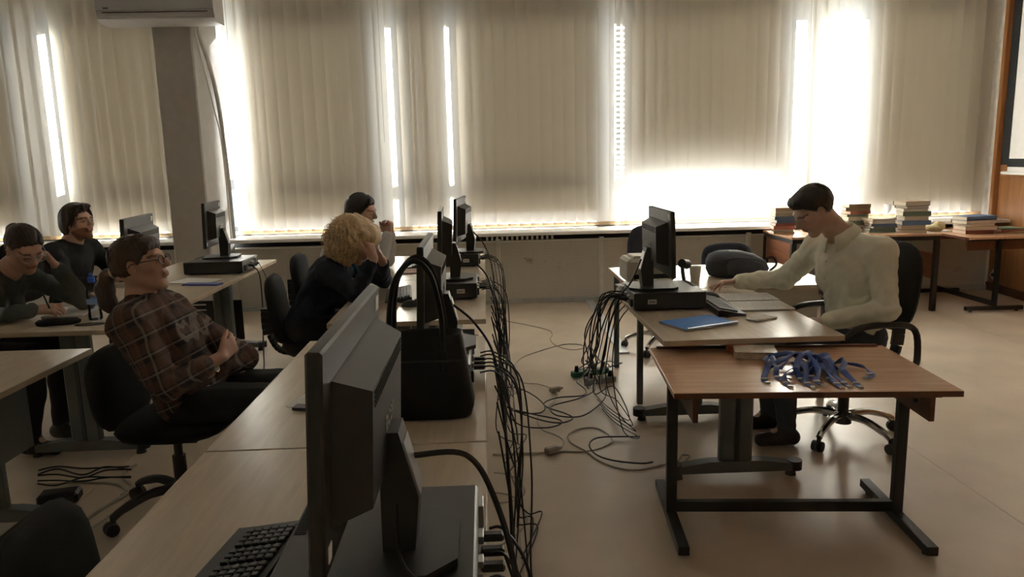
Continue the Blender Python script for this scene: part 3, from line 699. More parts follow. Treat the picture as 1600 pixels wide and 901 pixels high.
# ================================================================== on the teacher desk
def paper(name, cx, cy, w, d, rz, z, m, label, cat, t=.0012):
    return tag(MB().box((0, 0, t/2), (w, d, t)).build(name, m, loc=(cx, cy, z), rot=(0, 0, rz), smooth=0), label, cat)
nb = empty('spiral_notebook', (.98, 3.36, DZ), .40, 'blue spiral notebook lying on the teacher desk', 'notebook')
blue = mat('blue_cover', (.0, .15, .55), .5, var=.06, spec=.3)
MB().box((0, 0, .004), (.295, .20, .007)).build('page_block', page_m, nb, smooth=0)
MB().box((0, .002, .0085), (.30, .206, .0016)).build('cover', blue, nb, smooth=0)
for k in range(32):
    x = -.140+k*.009
    MB().tube([(x, -.101+.0075*math.cos(t), .0088+.0075*math.sin(t)) for t in np.linspace(0, 2*PI, 9)[:-1]], .0012, 4, closed=True).build('coil', chrome, nb)
ph = empty('smartphone', (1.30, 3.42, DZ), .55, 'white smartphone lying at the edge of the teacher desk', 'phone')
MB().box((0, 0, .005), (.145, .072, .009), .003).build('shell', lbl_m, ph); MB().box((0, 0, .0098), (.125, .066, .0006)).build('display', mat('phone_glass', (.35, .34, .31), .08, var=.05), ph, smooth=0)
pen = empty('pen', (1.20, 3.50, DZ), .5, 'black pen lying between notebook and phone', 'pen')
MB().cyl((-.06, 0, .005), (.055, 0, .005), .0045, n=10).build('barrel', black_pl, pen); MB().cyl((.055, 0, .005), (.07, 0, .004), .0042, .001, n=10).build('tip', chrome, pen)
pl = empty('open_planner', (1.405, 3.82, DZ), -.03, 'open wire-bound planner with printed lines in front of the man', 'planner')
pgm = mat('page_white', (.62, .61, .58), .7, var=.04)
for s1 in (-1, 1):
    pg = MB().box((s1*.005, s1*.118, .005), (.285, .215, .009), .002).build('page', pgm, pl)
    ln = MB()
    for k in range(15): ln.box((s1*.005+.115-k*.0165, s1*.118+(.012 if k % 3 else 0), .0099), (.003, .17-(k*7 % 5)*.012, .0005))
    tag(ln.build('printed_lines', mat('print_grey', (.36, .36, .35), .7), pg, smooth=0), kind='stuff')
rg = MB()
for k in range(22): rg.tube([(-.13+k*.0124, .008*math.cos(t), .009+.006*math.sin(t)) for t in np.linspace(0, PI, 6)], .0012, 4)
rg.build('wire_binding', chrome, pl)
cp = D(1086, 440)
tag(MB().lathe([(.027, 0), (.037, .095), (.0385, .097), (.0365, .097), (.026, .004)], 24).build('paper_cup', mat('cup_white', (.72, .70, .65), .6, var=.03), loc=(cp.x, cp.y, DZ)), 'white paper cup by the fingertips of the man', 'cup')
# backpack lying on its side
def blob(name, rows, m, parent=None, loc=None, rot=None, K=24, pw=2.6, label=None, cat=None, wob=0):
    """rows: (z, cx, cy, half x, half y)"""
    g = []
    for z, cx, cy, hx, hy in rows:
        row = []
        for j in range(K):
            a = 2*PI*j/K; c, s1 = math.cos(a), math.sin(a); rr = (abs(c)**pw+abs(s1)**pw)**(-1/pw)
            k = 1+wob*(math.sin(3*a+z*21)*.5+math.sin(5*a-z*33)*.5)
            row.append((cx+c*rr*hx*k, cy+s1*rr*hy*k, z))
        g.append(row+[row[0]])
    mb = MB().sheet(g); o = mb.build(name, m, parent, loc, rot, smooth=70)
    bm = bmesh.new(); bm.from_mesh(o.data); bmesh.ops.remove_doubles(bm, verts=bm.verts, dist=1e-5); bmesh.ops.recalc_face_normals(bm, faces=bm.faces); bm.to_mesh(o.data); bm.free()
    if label: tag(o, label, cat)
    return o
bp_m = mat('backpack_cloth', (.035, .04, .055), .75, var=.2, bump=.4, bscale=250)
bp = empty('backpack', (1.62, 4.72, DZ), .06, 'dark grey backpack lying on the desk behind the man', 'backpack')
blob('main_body', [(.0, 0, 0, .06, .04), (.004, 0, 0, .22, .13), (.05, 0, 0, .25, .155), (.10, -.02, 0, .235, .15), (.145, -.05, 0, .18, .12), (.168, -.07, 0, .10, .07), (.172, -.08, 0, .01, .01)], bp_m, bp, wob=.03)
blob('front_pocket', [(.03, .02, -.13, .01, .01), (.035, .02, -.13, .16, .05), (.09, .0, -.125, .15, .055), (.125, -.02, -.11, .10, .04), (.13, -.02, -.11, .01, .01)], bp_m, bp, wob=.03)
MB().tube(spline([(-.20, -.10, .10), (-.08, -.145, .135), (.08, -.13, .12), (.2, -.07, .09)], 6), .005, 6).build('zip', black_pl, bp)
bp.scale = (.80, .9, .95)
MB().tube(spline([(.20, -.02, .10), (.27, -.05, .12), (.31, -.04, .07), (.29, .02, .02)], 6), .008, 6).build('strap', bp_m, bp)
# printer, scanner handset, paper pile
pr_m = mat('printer_beige', (.50, .47, .40), .5, var=.04)
prn = empty('printer', (1.00, 4.58, DZ), .05, 'beige desktop printer behind the teacher monitor', 'printer')
MB().box((0, 0, .085), (.30, .24, .15), .02).build('body', pr_m, prn); MB().box((0, -.02, .165), (.22, .16, .02), .006).build('lid', pr_m, prn)
MB().box((0, -.125, .05), (.22, .012, .03), .002).build('output_slot', dark_m, prn); MB().box((0, -.17, .035), (.2, .1, .006), .001).build('paper_tray', pr_m, prn)
for k in range(4): MB().cyl((-.09+k*.03, -.121, .12), (-.09+k*.03, -.124, .12), .006, n=10).build('button', lbl_m, prn)
MB().box((0, 0, .005), (.22, .18, .01), .003).build('base', cap_m, prn)
cm_ = empty('document_camera', (1.205, 4.46, DZ), .3, 'small black document camera standing between monitor and paper cup', 'camera')
MB().lathe([(.04, 0), (.04, .012), (.015, .02)], 20).build('base', black_pl, cm_); MB().tube(spline([(0, 0, .02), (-.01, 0, .07), (-.015, 0, .11)], 5), .012, 8).build('stem', black_pl, cm_)
MB().cyl((-.03, -.02, .13), (.03, .02, .115), .027, .03, n=18).build('head', black_pl, cm_); MB().cyl((.028, .019, .1155), (.034, .0225, .114), .022, n=18).build('lens', mat('phone_glass', (.3, .3, .3)), cm_)
pp = empty('paper_pile', (.86, 4.18, DZ), .0, 'uneven pile of white papers beside the teacher computer', 'paper')
for k in range(6): MB().box((random.uniform(-.01, .01), random.uniform(-.01, .01), .004+k*.008), (.21, .15, .0075), .001, Matrix.Rotation(random.uniform(-.1, .1), 4, 'Z')).build('sheet_bundle', pgm, pp)

# ================================================================== on the wooden table
TZ = .66
def Tt(px, py): return CAM.z(px, py, TZ)
pk = empty('wrapped_booklets', (Tt(1172, 551).x, Tt(1172, 551).y-.05, TZ), -.25, 'pack of printed booklets in clear wrap on the wooden table', 'booklets')
for k in range(4): MB().box((0, 0, .004+k*.0075), (.165, .125, .007), .001, Matrix.Rotation(.03*k, 4, 'Z')).build('booklet', mat('booklet_paper', (.55, .47, .36), .6, var=.2, scale=60), pk)
MB().box((-.05, .07, .017), (.09, .05, .032), .004, Matrix.Rotation(.2, 4, 'Z')).build('orange_wrap', mat('orange_wrap', (.45, .13, .05), .35, var=.2), pk)
MB().box((0, 0, .0322), (.17, .13, .0012), .0004).build('clear_wrap', mat('clear_wrap', (.55, .50, .42), .15, var=.15, scale=40), pk)
rib_m = mat('ribbon_blue', (.045, .095, .33), .42, var=.2, scale=30, bump=.2, bscale=900); clip_m = mat('clip_silver', (.6, .58, .54), .25, metal=.9, var=.05)
buck_m = mat('buckle_white', (.55, .55, .53), .4)
ends = [(1198, 598), (1222, 595), (1234, 604), (1256, 598), (1269, 605), (1277, 594), (1285, 602), (1301, 597), (1314, 606), (1326, 604), (1343, 605), (1351, 591)]
descs = ['lying apart beside the booklet pack', 'second from the booklet pack, straight over bare wood', 'third from the booklet pack, reaching near the table edge', 'fourth from the booklet pack, in the tangle', 'fifth from the booklet pack, in the tangle', 'sixth from the booklet pack, short end', 'seventh from the booklet pack, in the tangle', 'eighth from the booklet pack, doubled over', 'ninth from the booklet pack, wide bent end', 'fourth last before the bare corner', 'third last, with crossed clasp', 'last one, looping alone toward the chair']
lr = random.Random(5)
for i, (ex, ey) in enumerate(ends):
    P0 = Tt(ex, ey); r = empty('lanyard', (P0.x, P0.y, TZ), 0, 'blue lanyard %s' % descs[i], 'lanyard', 'blue lanyards on the wooden table')
    if i == 11: way = [(.0, .0, .002), (.045, .03, .003), (.055, .10, .004), (-.02, .17, .012), (-.10, .23, .02), (-.17, .29, .012), (-.2, .33, .008)]
    else:
        tx = (Tt(1275, 545).x-P0.x)*lr.uniform(.15, .45); L = .26+lr.uniform(-.04, .06)
        way = [(0, 0, .002), (lr.uniform(-.01, .01), .045, .003+.002*(i % 3)), (tx*.25+lr.uniform(-.02, .02), L*.4, .012+lr.uniform(0, .02)), (tx*.6+lr.uniform(-.03, .03), L*.7, .022+lr.uniform(0, .03)), (tx+lr.uniform(-.03, .03), L, .008), (tx+lr.uniform(-.08, .08), L*.85, .02+lr.uniform(0, .02)), (tx*.5+lr.uniform(-.05, .05), L*.5, .006)]
    sp = spline([Vector(p) for p in way], 6); g = []
    for j, p_ in enumerate(sp):
        t = sp[min(j+1, len(sp)-1)]-sp[max(j-1, 0)]; t.z = 0
        if t.length < 1e-5: t = Vector((0, 1, 0))
        n = Vector((t.y, -t.x, 0)).normalized(); tw_ = .9*math.sin(j*.35+i*1.7)*(min(1, max(0, (j-6)/6)))
        g.append([p_+n*(q*.0115)*math.cos(tw_)+Vector((0, 0, q*.0115*math.sin(tw_)+.012*abs(math.sin(tw_)))) for q in (-1, -.33, .33, 1)])
    rb = MB().sheet(g).build('ribbon', rib_m, r, smooth=70)
    md = rb.modifiers.new('thick', 'SOLIDIFY'); md.thickness = .0012
    MB().box((way[1][0]*.8, .036, .006), (.026, .010, .007), .002).build('buckle', buck_m, r)
    cl_ = MB().box((0, -.004, .004), (.018, .010, .006), .002).tube([(.007*math.cos(t), -.016+.008*math.sin(t), .004) for t in np.linspace(0, 2*PI, 11)[:-1]], .0018, 5, closed=True)
    cl_.build('clasp', clip_m, r)

# ================================================================== on the student desks
bag_m = mat('bag_leather', (.005, .006, .009), .5, var=.2, bump=.25, bscale=120, spec=.3)
hb = empty('handbag', (-.195, 2.26, DZ), 0, 'large black handbag with two tall handles on the desk', 'handbag')
blob('bag_body', [(0, 0, 0, .05, .03), (.002, 0, 0, .135, .09), (.03, 0, 0, .143, .098), (.14, -.004, 0, .132, .085), (.245, -.008, 0, .122, .060), (.255, -.008, 0, .118, .055), (.25, -.008, 0, .108, .045), (.2, -.008, 0, .02, .02)], bag_m, hb, pw=5, wob=.008)
for s1 in (-1, 1):
    hd = spline([(-.10, s1*.062, .20), (-.105, s1*.06, .30), (-.085, s1*.05, .42), (-.03, s1*.045, .485), (.02, s1*.045, .45), (.045, s1*.05, .36), (.055, s1*.06, .27), (.055, s1*.068, .17)], 6)
    MB().tube(hd, .009, 8).build('handle', bag_m, hb)
    for x in (-.10, .055): MB().box((x, s1*.078, .18), (.022, .012, .07), .004).build('handle_tab', bag_m, hb)
MB().box((-.0, -.088, .185), (.24, .004, .006), .001).build('seam_strip', black_pl, hb)
paper('paper_sheet', -.60, 2.42, .10, .17, -.25, DZ, lbl_m, 'white paper sticking out beyond the big monitor', 'paper')
paper('phone_case', -.60, 2.32, .07, .04, -.2, DZ+.002, black_pl, 'flat black phone on the paper beyond the big monitor', 'phone', .009)
pink = mat('pink_paper', (.62, .38, .40), .7, var=.1)
paper('pink_papers', -.14, 4.83, .17, .13, .2, DZ, pink, 'pink paper sheets lying between the two far computers', 'paper', .004)
paper('mouse_pad', -.60, 4.02, .22, .19, .05, DZ, mat('pad_brown', (.32, .24, .18), .8), 'brown mouse pad in front of the blonde woman', 'mouse pad', .003)
paper('notebook', -.55, 5.28, .15, .21, .1, DZ, mat('notebook_rose', (.42, .26, .22), .7), 'closed rose notebook under the hands of the woman in white', 'notebook', .01)
hp = empty('headphones', (-.36, 5.05, DZ), .3, 'black headphones lying behind the monitors', 'headphones')
MB().tube(spline([(0, -.08, .02), (0, -.085, .09), (0, -.05, .16), (0, .05, .16), (0, .085, .09), (0, .08, .02)], 6), .009, 8).build('headband', black_pl, hp)
for s1 in (-1, 1): MB().cyl((0, s1*.062, .04), (0, s1*.095, .04), .04, .034, n=18).build('ear_cup', black_pl, hp)
# left row
wb = empty('water_bottle', (-2.06, 3.90, DZ), 0, 'clear water bottle with bright blue cap by the writing woman', 'bottle')
bot = pane_glass('bottle_plastic', (.95, .97, 1.0))
MB().lathe([(.030, 0), (.034, .006), (.034, .03), (.031, .05), (.034, .07), (.034, .14), (.028, .165), (.014, .19), (.013, .205)], 20).build('bottle_body', bot, wb)
MB().lathe([(.0275, .004), (.0305, .008), (.0305, .12), (.0275, .125)], 18).build('water', pane_glass('water_fill', (.90, .95, 1.0)), wb)
MB().lathe([(.017, .198), (.018, .20), (.018, .222), (.011, .226), (.010, .243), (.006, .245)], 18).build('cap', mat('cap_blue', (.03, .12, .55), .35), wb)
MB().lathe([(.0346, .085), (.0346, .115)], 20, cap=False).build('label_band', mat('label_blue', (.25, .42, .75), .4), wb)
paper('writing_pad', -2.30, 4.13, .21, .28, .1, DZ, pgm, 'white writing pad under the pen of the woman in grey', 'paper', .006)
tag(blob('soft_pouch', [(0, 0, 0, .02, .02), (.002, 0, 0, .10, .045), (.016, 0, 0, .105, .05), (.028, 0, 0, .09, .04), (.03, 0, 0, .01, .01)], cloth_b, loc=(-2.20, 3.80, DZ), rot=(0, 0, .2), wob=.03), 'soft black pouch on the near edge of the writing desk', 'pouch')
tag(MB().tube([(.07*math.cos(t), .025*math.sin(t), .004) for t in np.linspace(0, 2*PI, 17)[:-1]], .003, 5, closed=True).build('eyeglasses', black_pl, loc=(-2.02, 3.76, DZ), rot=(0, 0, .2)), 'folded dark eyeglasses beside the water bottle', 'glasses')
gbm = mat('bag_grey', (.05, .053, .055), .8, var=.2, bump=.4, bscale=90)
tb = blob('shoulder_bag', [(0, 0, 0, .1, .06), (.002, 0, 0, .19, .12), (.05, 0, 0, .21, .14), (.11, -.01, 0, .19, .12), (.155, -.02, 0, .13, .08), (.165, -.02, 0, .02, .02)], gbm, loc=(-2.27, 2.98, DZ), rot=(0, 0, .2), wob=.03, label='slouchy dark grey bag on the nearest left desk', cat='bag')
paper('loose_papers', -2.00, 5.12, .21, .29, 1.3, DZ, pgm, 'printed sheets lying in front of the computer by the column', 'paper', .006)
paper('blue_folder', -1.90, 4.97, .08, .25, 1.4, DZ, mat('folder_blue', (.03, .05, .28), .5), 'thin dark blue folder beside the printed sheets', 'folder', .008)
paper('black_case', -1.93, 5.98, .10, .16, .5, DZ, black_pl, 'flat black case at the far end of the desk by the column', 'case', .035)

# ================================================================== cables and power strips
cab_b = mat('cable_black', (.012, .012, .013), .45, var=.2); cab_w = mat('cable_grey', (.42, .39, .33), .5, var=.1)
def cable(pts, m, label, group, r=.0042, n=6, name='cable'):
    return tag(MB().tube(spline(pts, n), r, 6).build(name, m), label, 'cable', group)
def fl(pts, z=.005, up=None): return [Vector((CAM.z(x, y, 0).x, CAM.z(x, y, 0).y, z)) for x, y in pts]
GW = 'grey cables snaking on the open floor'; GB = 'black cables looped on the open floor'; GH = 'black cables hanging behind the middle desk row'; GT = 'black cables hanging off the teacher desk'
cable(fl([(780, 500), (823, 508), (856, 516), (863, 523), (860, 531), (870, 541), (893, 547), (913, 544), (906, 539), (880, 539), (840, 550), (813, 561), (803, 576), (810, 591), (818, 600), (816, 610), (797, 618), (784, 622)]), cab_w, 'pale grey cable with a flat eye-shaped loop on the open floor', GW)
cable(fl([(798, 588), (818, 600), (840, 602), (860, 608), (867, 613), (871, 618), (868, 626), (853, 640), (840, 656), (846, 673), (870, 683), (881, 693), (873, 705), (846, 710), (790, 711)], .011), cab_w, 'pale grey cable running through the small beige adapter', GW)
cable(fl([(770, 711), (830, 711), (863, 706), (916, 706), (950, 696), (956, 686), (936, 671), (910, 670), (888, 680), (893, 693), (916, 706), (936, 721), (970, 733), (1000, 735), (1030, 728), (1058, 722), (1066, 712), (1078, 714), (1070, 722), (1080, 727)], .005), cab_w, 'pale grey cable making the big round loop beside the teacher desk foot', GW)
cable(fl([(1000, 686), (963, 686), (933, 688), (921, 698), (930, 713), (956, 723), (1000, 728), (1020, 726)], .015), cab_b, 'black cable crossing the big grey loop', GB)
cable(fl([(770, 770), (800, 776), (816, 796), (824, 814), (808, 836), (784, 852), (768, 856)]), cab_w, 'pale grey cable loop sticking out near the big monitor computer', GW)
cable(fl([(772, 742), (790, 744), (808, 752), (820, 770), (808, 784), (775, 790)], .012), cab_w, 'pale grey cable in a small loop under the cable bundle', GW)
cable(fl([(911, 592), (901, 600), (915, 613), (910, 622), (873, 625), (851, 633), (856, 641), (883, 650), (895, 658), (876, 665), (843, 660), (797, 643), (785, 632)], .018), cab_b, 'black cable leaving the green power strip in wide bends', GB)
cable(fl([(930, 606), (928, 616), (903, 628), (866, 638), (860, 646), (873, 655), (906, 656), (930, 643), (946, 625), (946, 608)], .022), cab_b, 'black cable curling back to the grey power strip', GB)
cable(fl([(785, 613), (806, 611), (833, 623), (851, 640), (845, 651), (816, 651), (793, 641)], .026), cab_b, 'black cable arching out from the desk bundle onto the floor', GB)
cable(fl([(793, 656), (816, 673), (853, 676), (876, 670), (873, 663), (840, 656), (806, 648)], .030), cab_b, 'black cable in a long flat loop beside the desk bundle', GB)
for (px_, py_, lab) in ((867, 613, 'small beige plug adapter on the floor, nearer the radiator'), (862, 709, 'small beige plug adapter on the floor beside the big cable loop')):
    q = CAM.z(px_, py_, 0); ad = empty('plug_adapter', (q.x, q.y, 0), .5, lab, 'adapter')
    MB().box((0, 0, .022), (.075, .04, .036), .008).build('housing', cab_w, ad); MB().cyl((.037, 0, .022), (.06, 0, .022), .012, .008, n=10).build('strain_relief', cab_w, ad)
def power_strip(px_, py_, rz, m, lab, n=4):
    q = CAM.z(px_, py_, 0); r = empty('power_strip', (q.x, q.y, 0), rz, lab, 'power strip')
    b_ = MB().box((0, 0, .022), (.07*n, .055, .04), .006).build('housing', m, r)
    for k in range(n):
        MB().cyl((-.035*n+.035+k*.07, 0, .0415), (-.035*n+.035+k*.07, 0, .043), .019, n=14).build('outlet', dark_m, b_)
        if k != 1: MB().cyl((-.035*n+.035+k*.07, 0, .043), (-.035*n+.035+k*.07, 0, .08), .016, .012, n=10).build('plug', cab_b, r)
    return q
power_strip(922, 586, .35, mat('strip_green', (.01, .14, .07), .5), 'green power strip full of plugs on the floor')
power_strip(938, 598, .25, mat('strip_grey', (.30, .31, .33), .5), 'grey power strip beside the green one', 3)
cr = random.Random(11)
PSX, PSY = CAM.z(930, 588, 0).x, CAM.z(930, 588, 0).y
for k in range(11):                                      # teacher desk to the power strips
    y0 = 3.72+cr.uniform(0, .30); sag = cr.uniform(.05, .45); ex, ey = PSX+cr.uniform(-.1, .15), PSY+cr.uniform(-.06, .06)
    x0 = .715+cr.uniform(-.01, .01)
    pts = [(x0, y0, .765+cr.uniform(-.02, .02)), (x0-.06-cr.uniform(0, .06), y0+.02, .75), (x0-.10-cr.uniform(0, .09), y0+.12, .50+cr.uniform(-.1, .08)), (x0-.08-cr.uniform(-.06, .10), (y0+ey)/2, sag*.7+.06), (ex+cr.uniform(-.05, .05), ey-.12, .10+sag*.15), (ex, ey, .07)]
    cable(pts, cab_b, 'black cable drooping from the teacher computer to the power strips', GT, .0036, 7)
for k in range(4):                                       # loose loops under the teacher desk edge
    y0 = 3.62+.09*k; pts = [(.70, y0, .75), (.64, y0-.02, .66), (.62-.02*k, y0, .42-.06*k), (.68, y0+.03, .10+.05*k), (.78, y0+.10, .03), (.70, y0+.35, .02), (.66, y0+.6, .02)]
    cable(pts, cab_b, 'thin black cable looping from the teacher desk edge to the floor below', GT, .003, 7)
starts = [1.22, 1.30, 1.40, 2.52, 2.58, 2.63, 2.68, 2.74, 2.79, 4.20, 4.26, 4.32, 4.38, 4.44, 4.50, 5.50, 5.56, 5.62, 5.68, 5.74]
for k, y0 in enumerate(starts):
    xo = .045+cr.uniform(0, .07); y1 = y0+cr.uniform(-.5, .25); zl = cr.uniform(.03, .28); y2 = y1+cr.uniform(-.6, .3)
    xs_ = -.035 if y0 > 1.9 else -.01
    pts = [(xs_, y0, .765), (.02, y0-.02, .77), (xo, y0-.06, .70), (xo+.02, (y0+y1)/2, .42), (xo, y1, zl), (xo+cr.uniform(-.03, .05), (y1+y2)/2, .02), (xo+cr.uniform(-.02, .12), y2, .012), (xo+cr.uniform(-.04, .05), y2-.35, .012)]
    src = 'the computer under the big monitor' if y0 < 2 else 'the computer behind the handbag' if y0 < 3 else 'the computer with pink papers' if y0 < 5 else 'the computer nearest the radiator'
    cable(pts, cab_b, 'black cable dropping over the desk edge from '+src, GH, .0033, 7)
for k in range(12):                                      # runs that swing between the computers
    y0 = cr.uniform(2.3, 5.4); y1 = y0-cr.uniform(.4, 1.2); xo = .04+cr.uniform(0, .06)
    pts = [(.015, y0, .70), (xo, y0-.05, .5), (xo+.02, (y0+y1)/2, cr.uniform(.12, .42)), (xo, y1+.05, .45), (.02, y1, .69)]
    cable(pts, cab_b, 'black cable swagged along the back of the middle desk row', GH, .0033, 7)
def mcable(pts, lab, r=.005, m=None): cable(pts, m or cab_b, lab, None, r, 8)
mcable([(-.14, 1.27, .98), (-.05, 1.30, .965), (.0, 1.26, .90), (.035, 1.14, .80), (.04, 1.08, .60), (.05, 1.1, .3), (.06, 1.2, .02)], 'thick black cable curving from the neck of the big monitor', .006)
mcable([(-.165, 1.18, .93), (-.155, 1.14, .85), (-.11, 1.10, .828), (-.05, 1.06, .828), (.0, 1.03, .80), (.04, 1.0, .6)], 'thin black cable lying across the computer of the big monitor', .003)
mcable([(-.13, 2.72, .97), (-.05, 2.70, .90), (.02, 2.62, .78), (.05, 2.55, .5), (.06, 2.4, .1)], 'black cable from the monitor behind the handbag')
mcable([(-.16, 4.33, .97), (-.06, 4.30, .90), (.02, 4.22, .78), (.06, 4.1, .45), (.07, 4.0, .1)], 'black cable from the monitor with pink papers')
mcable([(-.1, 5.58, .97), (-.02, 5.50, .88), (.04, 5.40, .70), (.06, 5.3, .3)], 'black cable from the monitor nearest the radiator')
mcable([(.80, 3.80, .97), (.74, 3.76, .86), (.69, 3.78, .78), (.64, 3.85, .6), (.62, 4.0, .3)], 'black cable from the teacher monitor')
mcable([(-1.78, 5.6, .76), (-1.70, 5.55, .70), (-1.68, 5.5, .45), (-1.64, 5.3, .1), (-1.5, 4.9, .006), (-1.2, 4.95, .006)], 'black cable dropping from the computer by the column')
mcable([(-1.74, 5.7, .76), (-1.69, 5.72, .6), (-1.66, 5.7, .3), (-1.6, 5.8, .02), (-1.45, 5.6, .006)], 'second black cable dropping from the computer by the column', .003)
fw = fl([(213, 727), (196, 738), (194, 750), (206, 760), (200, 772), (170, 790), (140, 810), (105, 835)], .006)
cable(fw, cab_w, 'thick pale cable on the dim floor behind the plaid shirt woman', GW, .008)
cable(fl([(206, 768), (196, 785), (165, 812), (120, 838)], .005), cab_w, 'thinner pale cable beside the thick one on the dim floor', GW)
for k in range(5):
    yb = 742+6*k; cable(fl([(60, yb-4+cr.uniform(-5, 5)), (90, yb-7+cr.uniform(-6, 6)), (130, yb-8+cr.uniform(-7, 7)), (165, yb-11+cr.uniform(-6, 6)), (205, yb-14+cr.uniform(-4, 4))], .006+.004*k), cab_b, 'black cable lying along the foot of the left desk row', 'black cables under the left desk row')
cable(fl([(65, 758), (130, 755), (180, 757), (198, 768), (190, 775)], .006), cab_w, 'grey flat cable bending on the dim floor', GW, .006)
bxk = CAM.z(95, 785, 0); fb = empty('floor_box', (bxk.x, bxk.y, 0), .2, 'low black adapter box on the dim floor', 'adapter')
MB().box((0, 0, .03), (.17, .09, .055), .012).build('housing', black_pl, fb); MB().box((0, 0, .0585), (.10, .05, .003), .001).build('top_label', cap_m, fb)
# ================================================================== people
def rotm(yaw=0, pitch=0, roll=0):
    """head frame: x looks forward, y left, z up; pitch > 0 bows the head"""
    return np.array((Matrix.Rotation(yaw, 3, 'Z') @ Matrix.Rotation(pitch, 3, 'Y') @ Matrix.Rotation(roll, 3, 'X')))
class SDF:
    """smooth union of tapered capsules and ellipsoids on a grid, meshed with surface nets"""
    def __init__(s, lo, hi, res):
        s.lo = np.array(lo, float); s.res = res; s.n = np.ceil((np.array(hi)-s.lo)/res).astype(int)+1
        s.f = np.full(s.n, .5, np.float32)
    def _loc(s, lo, hi):
        a = np.clip(np.floor((lo-s.lo)/s.res).astype(int), 0, s.n); b = np.clip(np.ceil((hi-s.lo)/s.res).astype(int)+1, 0, s.n)
        if (b <= a).any(): return None, None
        ax = [(s.lo[i]+s.res*np.arange(a[i], b[i])).astype(np.float32) for i in range(3)]
        return tuple(slice(a[i], b[i]) for i in range(3)), np.stack(np.meshgrid(*ax, indexing='ij'), -1)
    def _mix(s, sl, d, k, sub=False):
        a = s.f[sl]
        if sub:
            d = -d; h = np.maximum(k-np.abs(a-d), 0)/k; s.f[sl] = np.maximum(a, d)+h*h*k*.25
        else:
            h = np.maximum(k-np.abs(a-d), 0)/k; s.f[sl] = np.minimum(a, d)-h*h*k*.25
    def rc(s, a, b, r1, r2=None, k=.02, sub=False):
        r2 = r1 if r2 is None else r2; a = np.array(a, float); b = np.array(b, float); m = max(r1, r2)+k+3*s.res
        sl, P = s._loc(np.minimum(a, b)-m, np.maximum(a, b)+m)
        if sl is None: return s
        ab = (b-a).astype(np.float32); t = np.clip(((P-a.astype(np.float32)) @ ab)/max(1e-9, float(ab @ ab)), 0, 1)
        d = np.linalg.norm(P-a.astype(np.float32)-t[..., None]*ab, axis=-1)-(r1+(r2-r1)*t)
        s._mix(sl, d, k, sub); return s
    def ell(s, c, r, R=None, k=.02, sub=False):
        c = np.array(c, float); r = np.array(r, float); m = max(r)+k+3*s.res; sl, P = s._loc(c-m, c+m)
        if sl is None: return s
        q = P-c.astype(np.float32)
        if R is not None: q = q @ R.astype(np.float32)
        k0 = np.linalg.norm(q/r, axis=-1); k1 = np.linalg.norm(q/(r*r), axis=-1)+1e-9
        s._mix(sl, k0*(k0-1)/k1, k, sub); return s
    def grid(s): return s._loc(s.lo, s.lo+s.res*(s.n-1))[1]
    def warp(s, amp, freq, seed, aniso=(1, 1, 1), crease=False):
        P = s.grid()*np.array(aniso, np.float32); r = np.random.default_rng(seed); v = 0
        w0 = np.sin(P @ r.normal(0, freq*.5, 3).astype(np.float32)+1)
        for i in range(5):
            q = np.sin(P @ r.normal(0, freq, 3).astype(np.float32)+r.uniform(0, 6.28)+1.3*w0)
            v = v+((1.3-2*np.abs(q)) if crease else q)/5
        s.f += (amp*v).astype(np.float32); return s
    def cut(s, g):
        s.f = np.maximum(s.f, g(s.grid()).astype(np.float32)); return s
    def mesh(s):
        f = s.f; f[[0, -1]] = .5; f[:, [0, -1]] = .5; f[:, :, [0, -1]] = .5
        ins = f < 0; c = np.zeros(np.array(f.shape)-1, np.int8)
        for i in (0, 1):
            for j in (0, 1):
                for k in (0, 1): c += ins[i:f.shape[0]-1+i, j:f.shape[1]-1+j, k:f.shape[2]-1+k]
        act = np.argwhere((c > 0) & (c < 8)); idx = np.full(c.shape, -1, np.int32); idx[tuple(act.T)] = np.arange(len(act))
        acc = np.zeros((len(act), 3)); cnt = np.zeros(len(act))
        C8 = [(i, j, k) for i in (0, 1) for j in (0, 1) for k in (0, 1)]
        for a in C8:
            for ax in range(3):
                if a[ax]: continue
                b = list(a); b[ax] = 1
                fa = f[tuple((act+np.array(a)).T)]; fb = f[tuple((act+np.array(b)).T)]
                x = (fa < 0) != (fb < 0); t = np.where(x, fa/np.where(x, fa-fb, 1), 0)
                p = np.array(a, float)+np.zeros((len(act), 3)); p[:, ax] += t
                acc += p*x[:, None]; cnt += x
        V = s.lo+s.res*(act+acc/cnt[:, None]); Q = []
        for ax in range(3):
            u, v = (ax+1) % 3, (ax+2) % 3
            lo = [slice(None)]*3; hi = [slice(None)]*3; lo[ax] = slice(0, -1); hi[ax] = slice(1, None)
            A = ins[tuple(lo)]; B = ins[tuple(hi)]; e = np.argwhere(A != B)
            e = e[(e[:, u] > 0) & (e[:, v] > 0) & (e[:, u] < f.shape[u]-1) & (e[:, v] < f.shape[v]-1)]
            du = np.zeros(3, int); du[u] = 1; dv = np.zeros(3, int); dv[v] = 1
            q = np.stack([idx[tuple((e-du-dv).T)], idx[tuple((e-dv).T)], idx[tuple(e.T)], idx[tuple((e-du).T)]], 1)
            fl_ = ~A[tuple(e.T)]; q[fl_] = q[fl_][:, ::-1]; Q.append(q)
        return V, np.concatenate(Q)
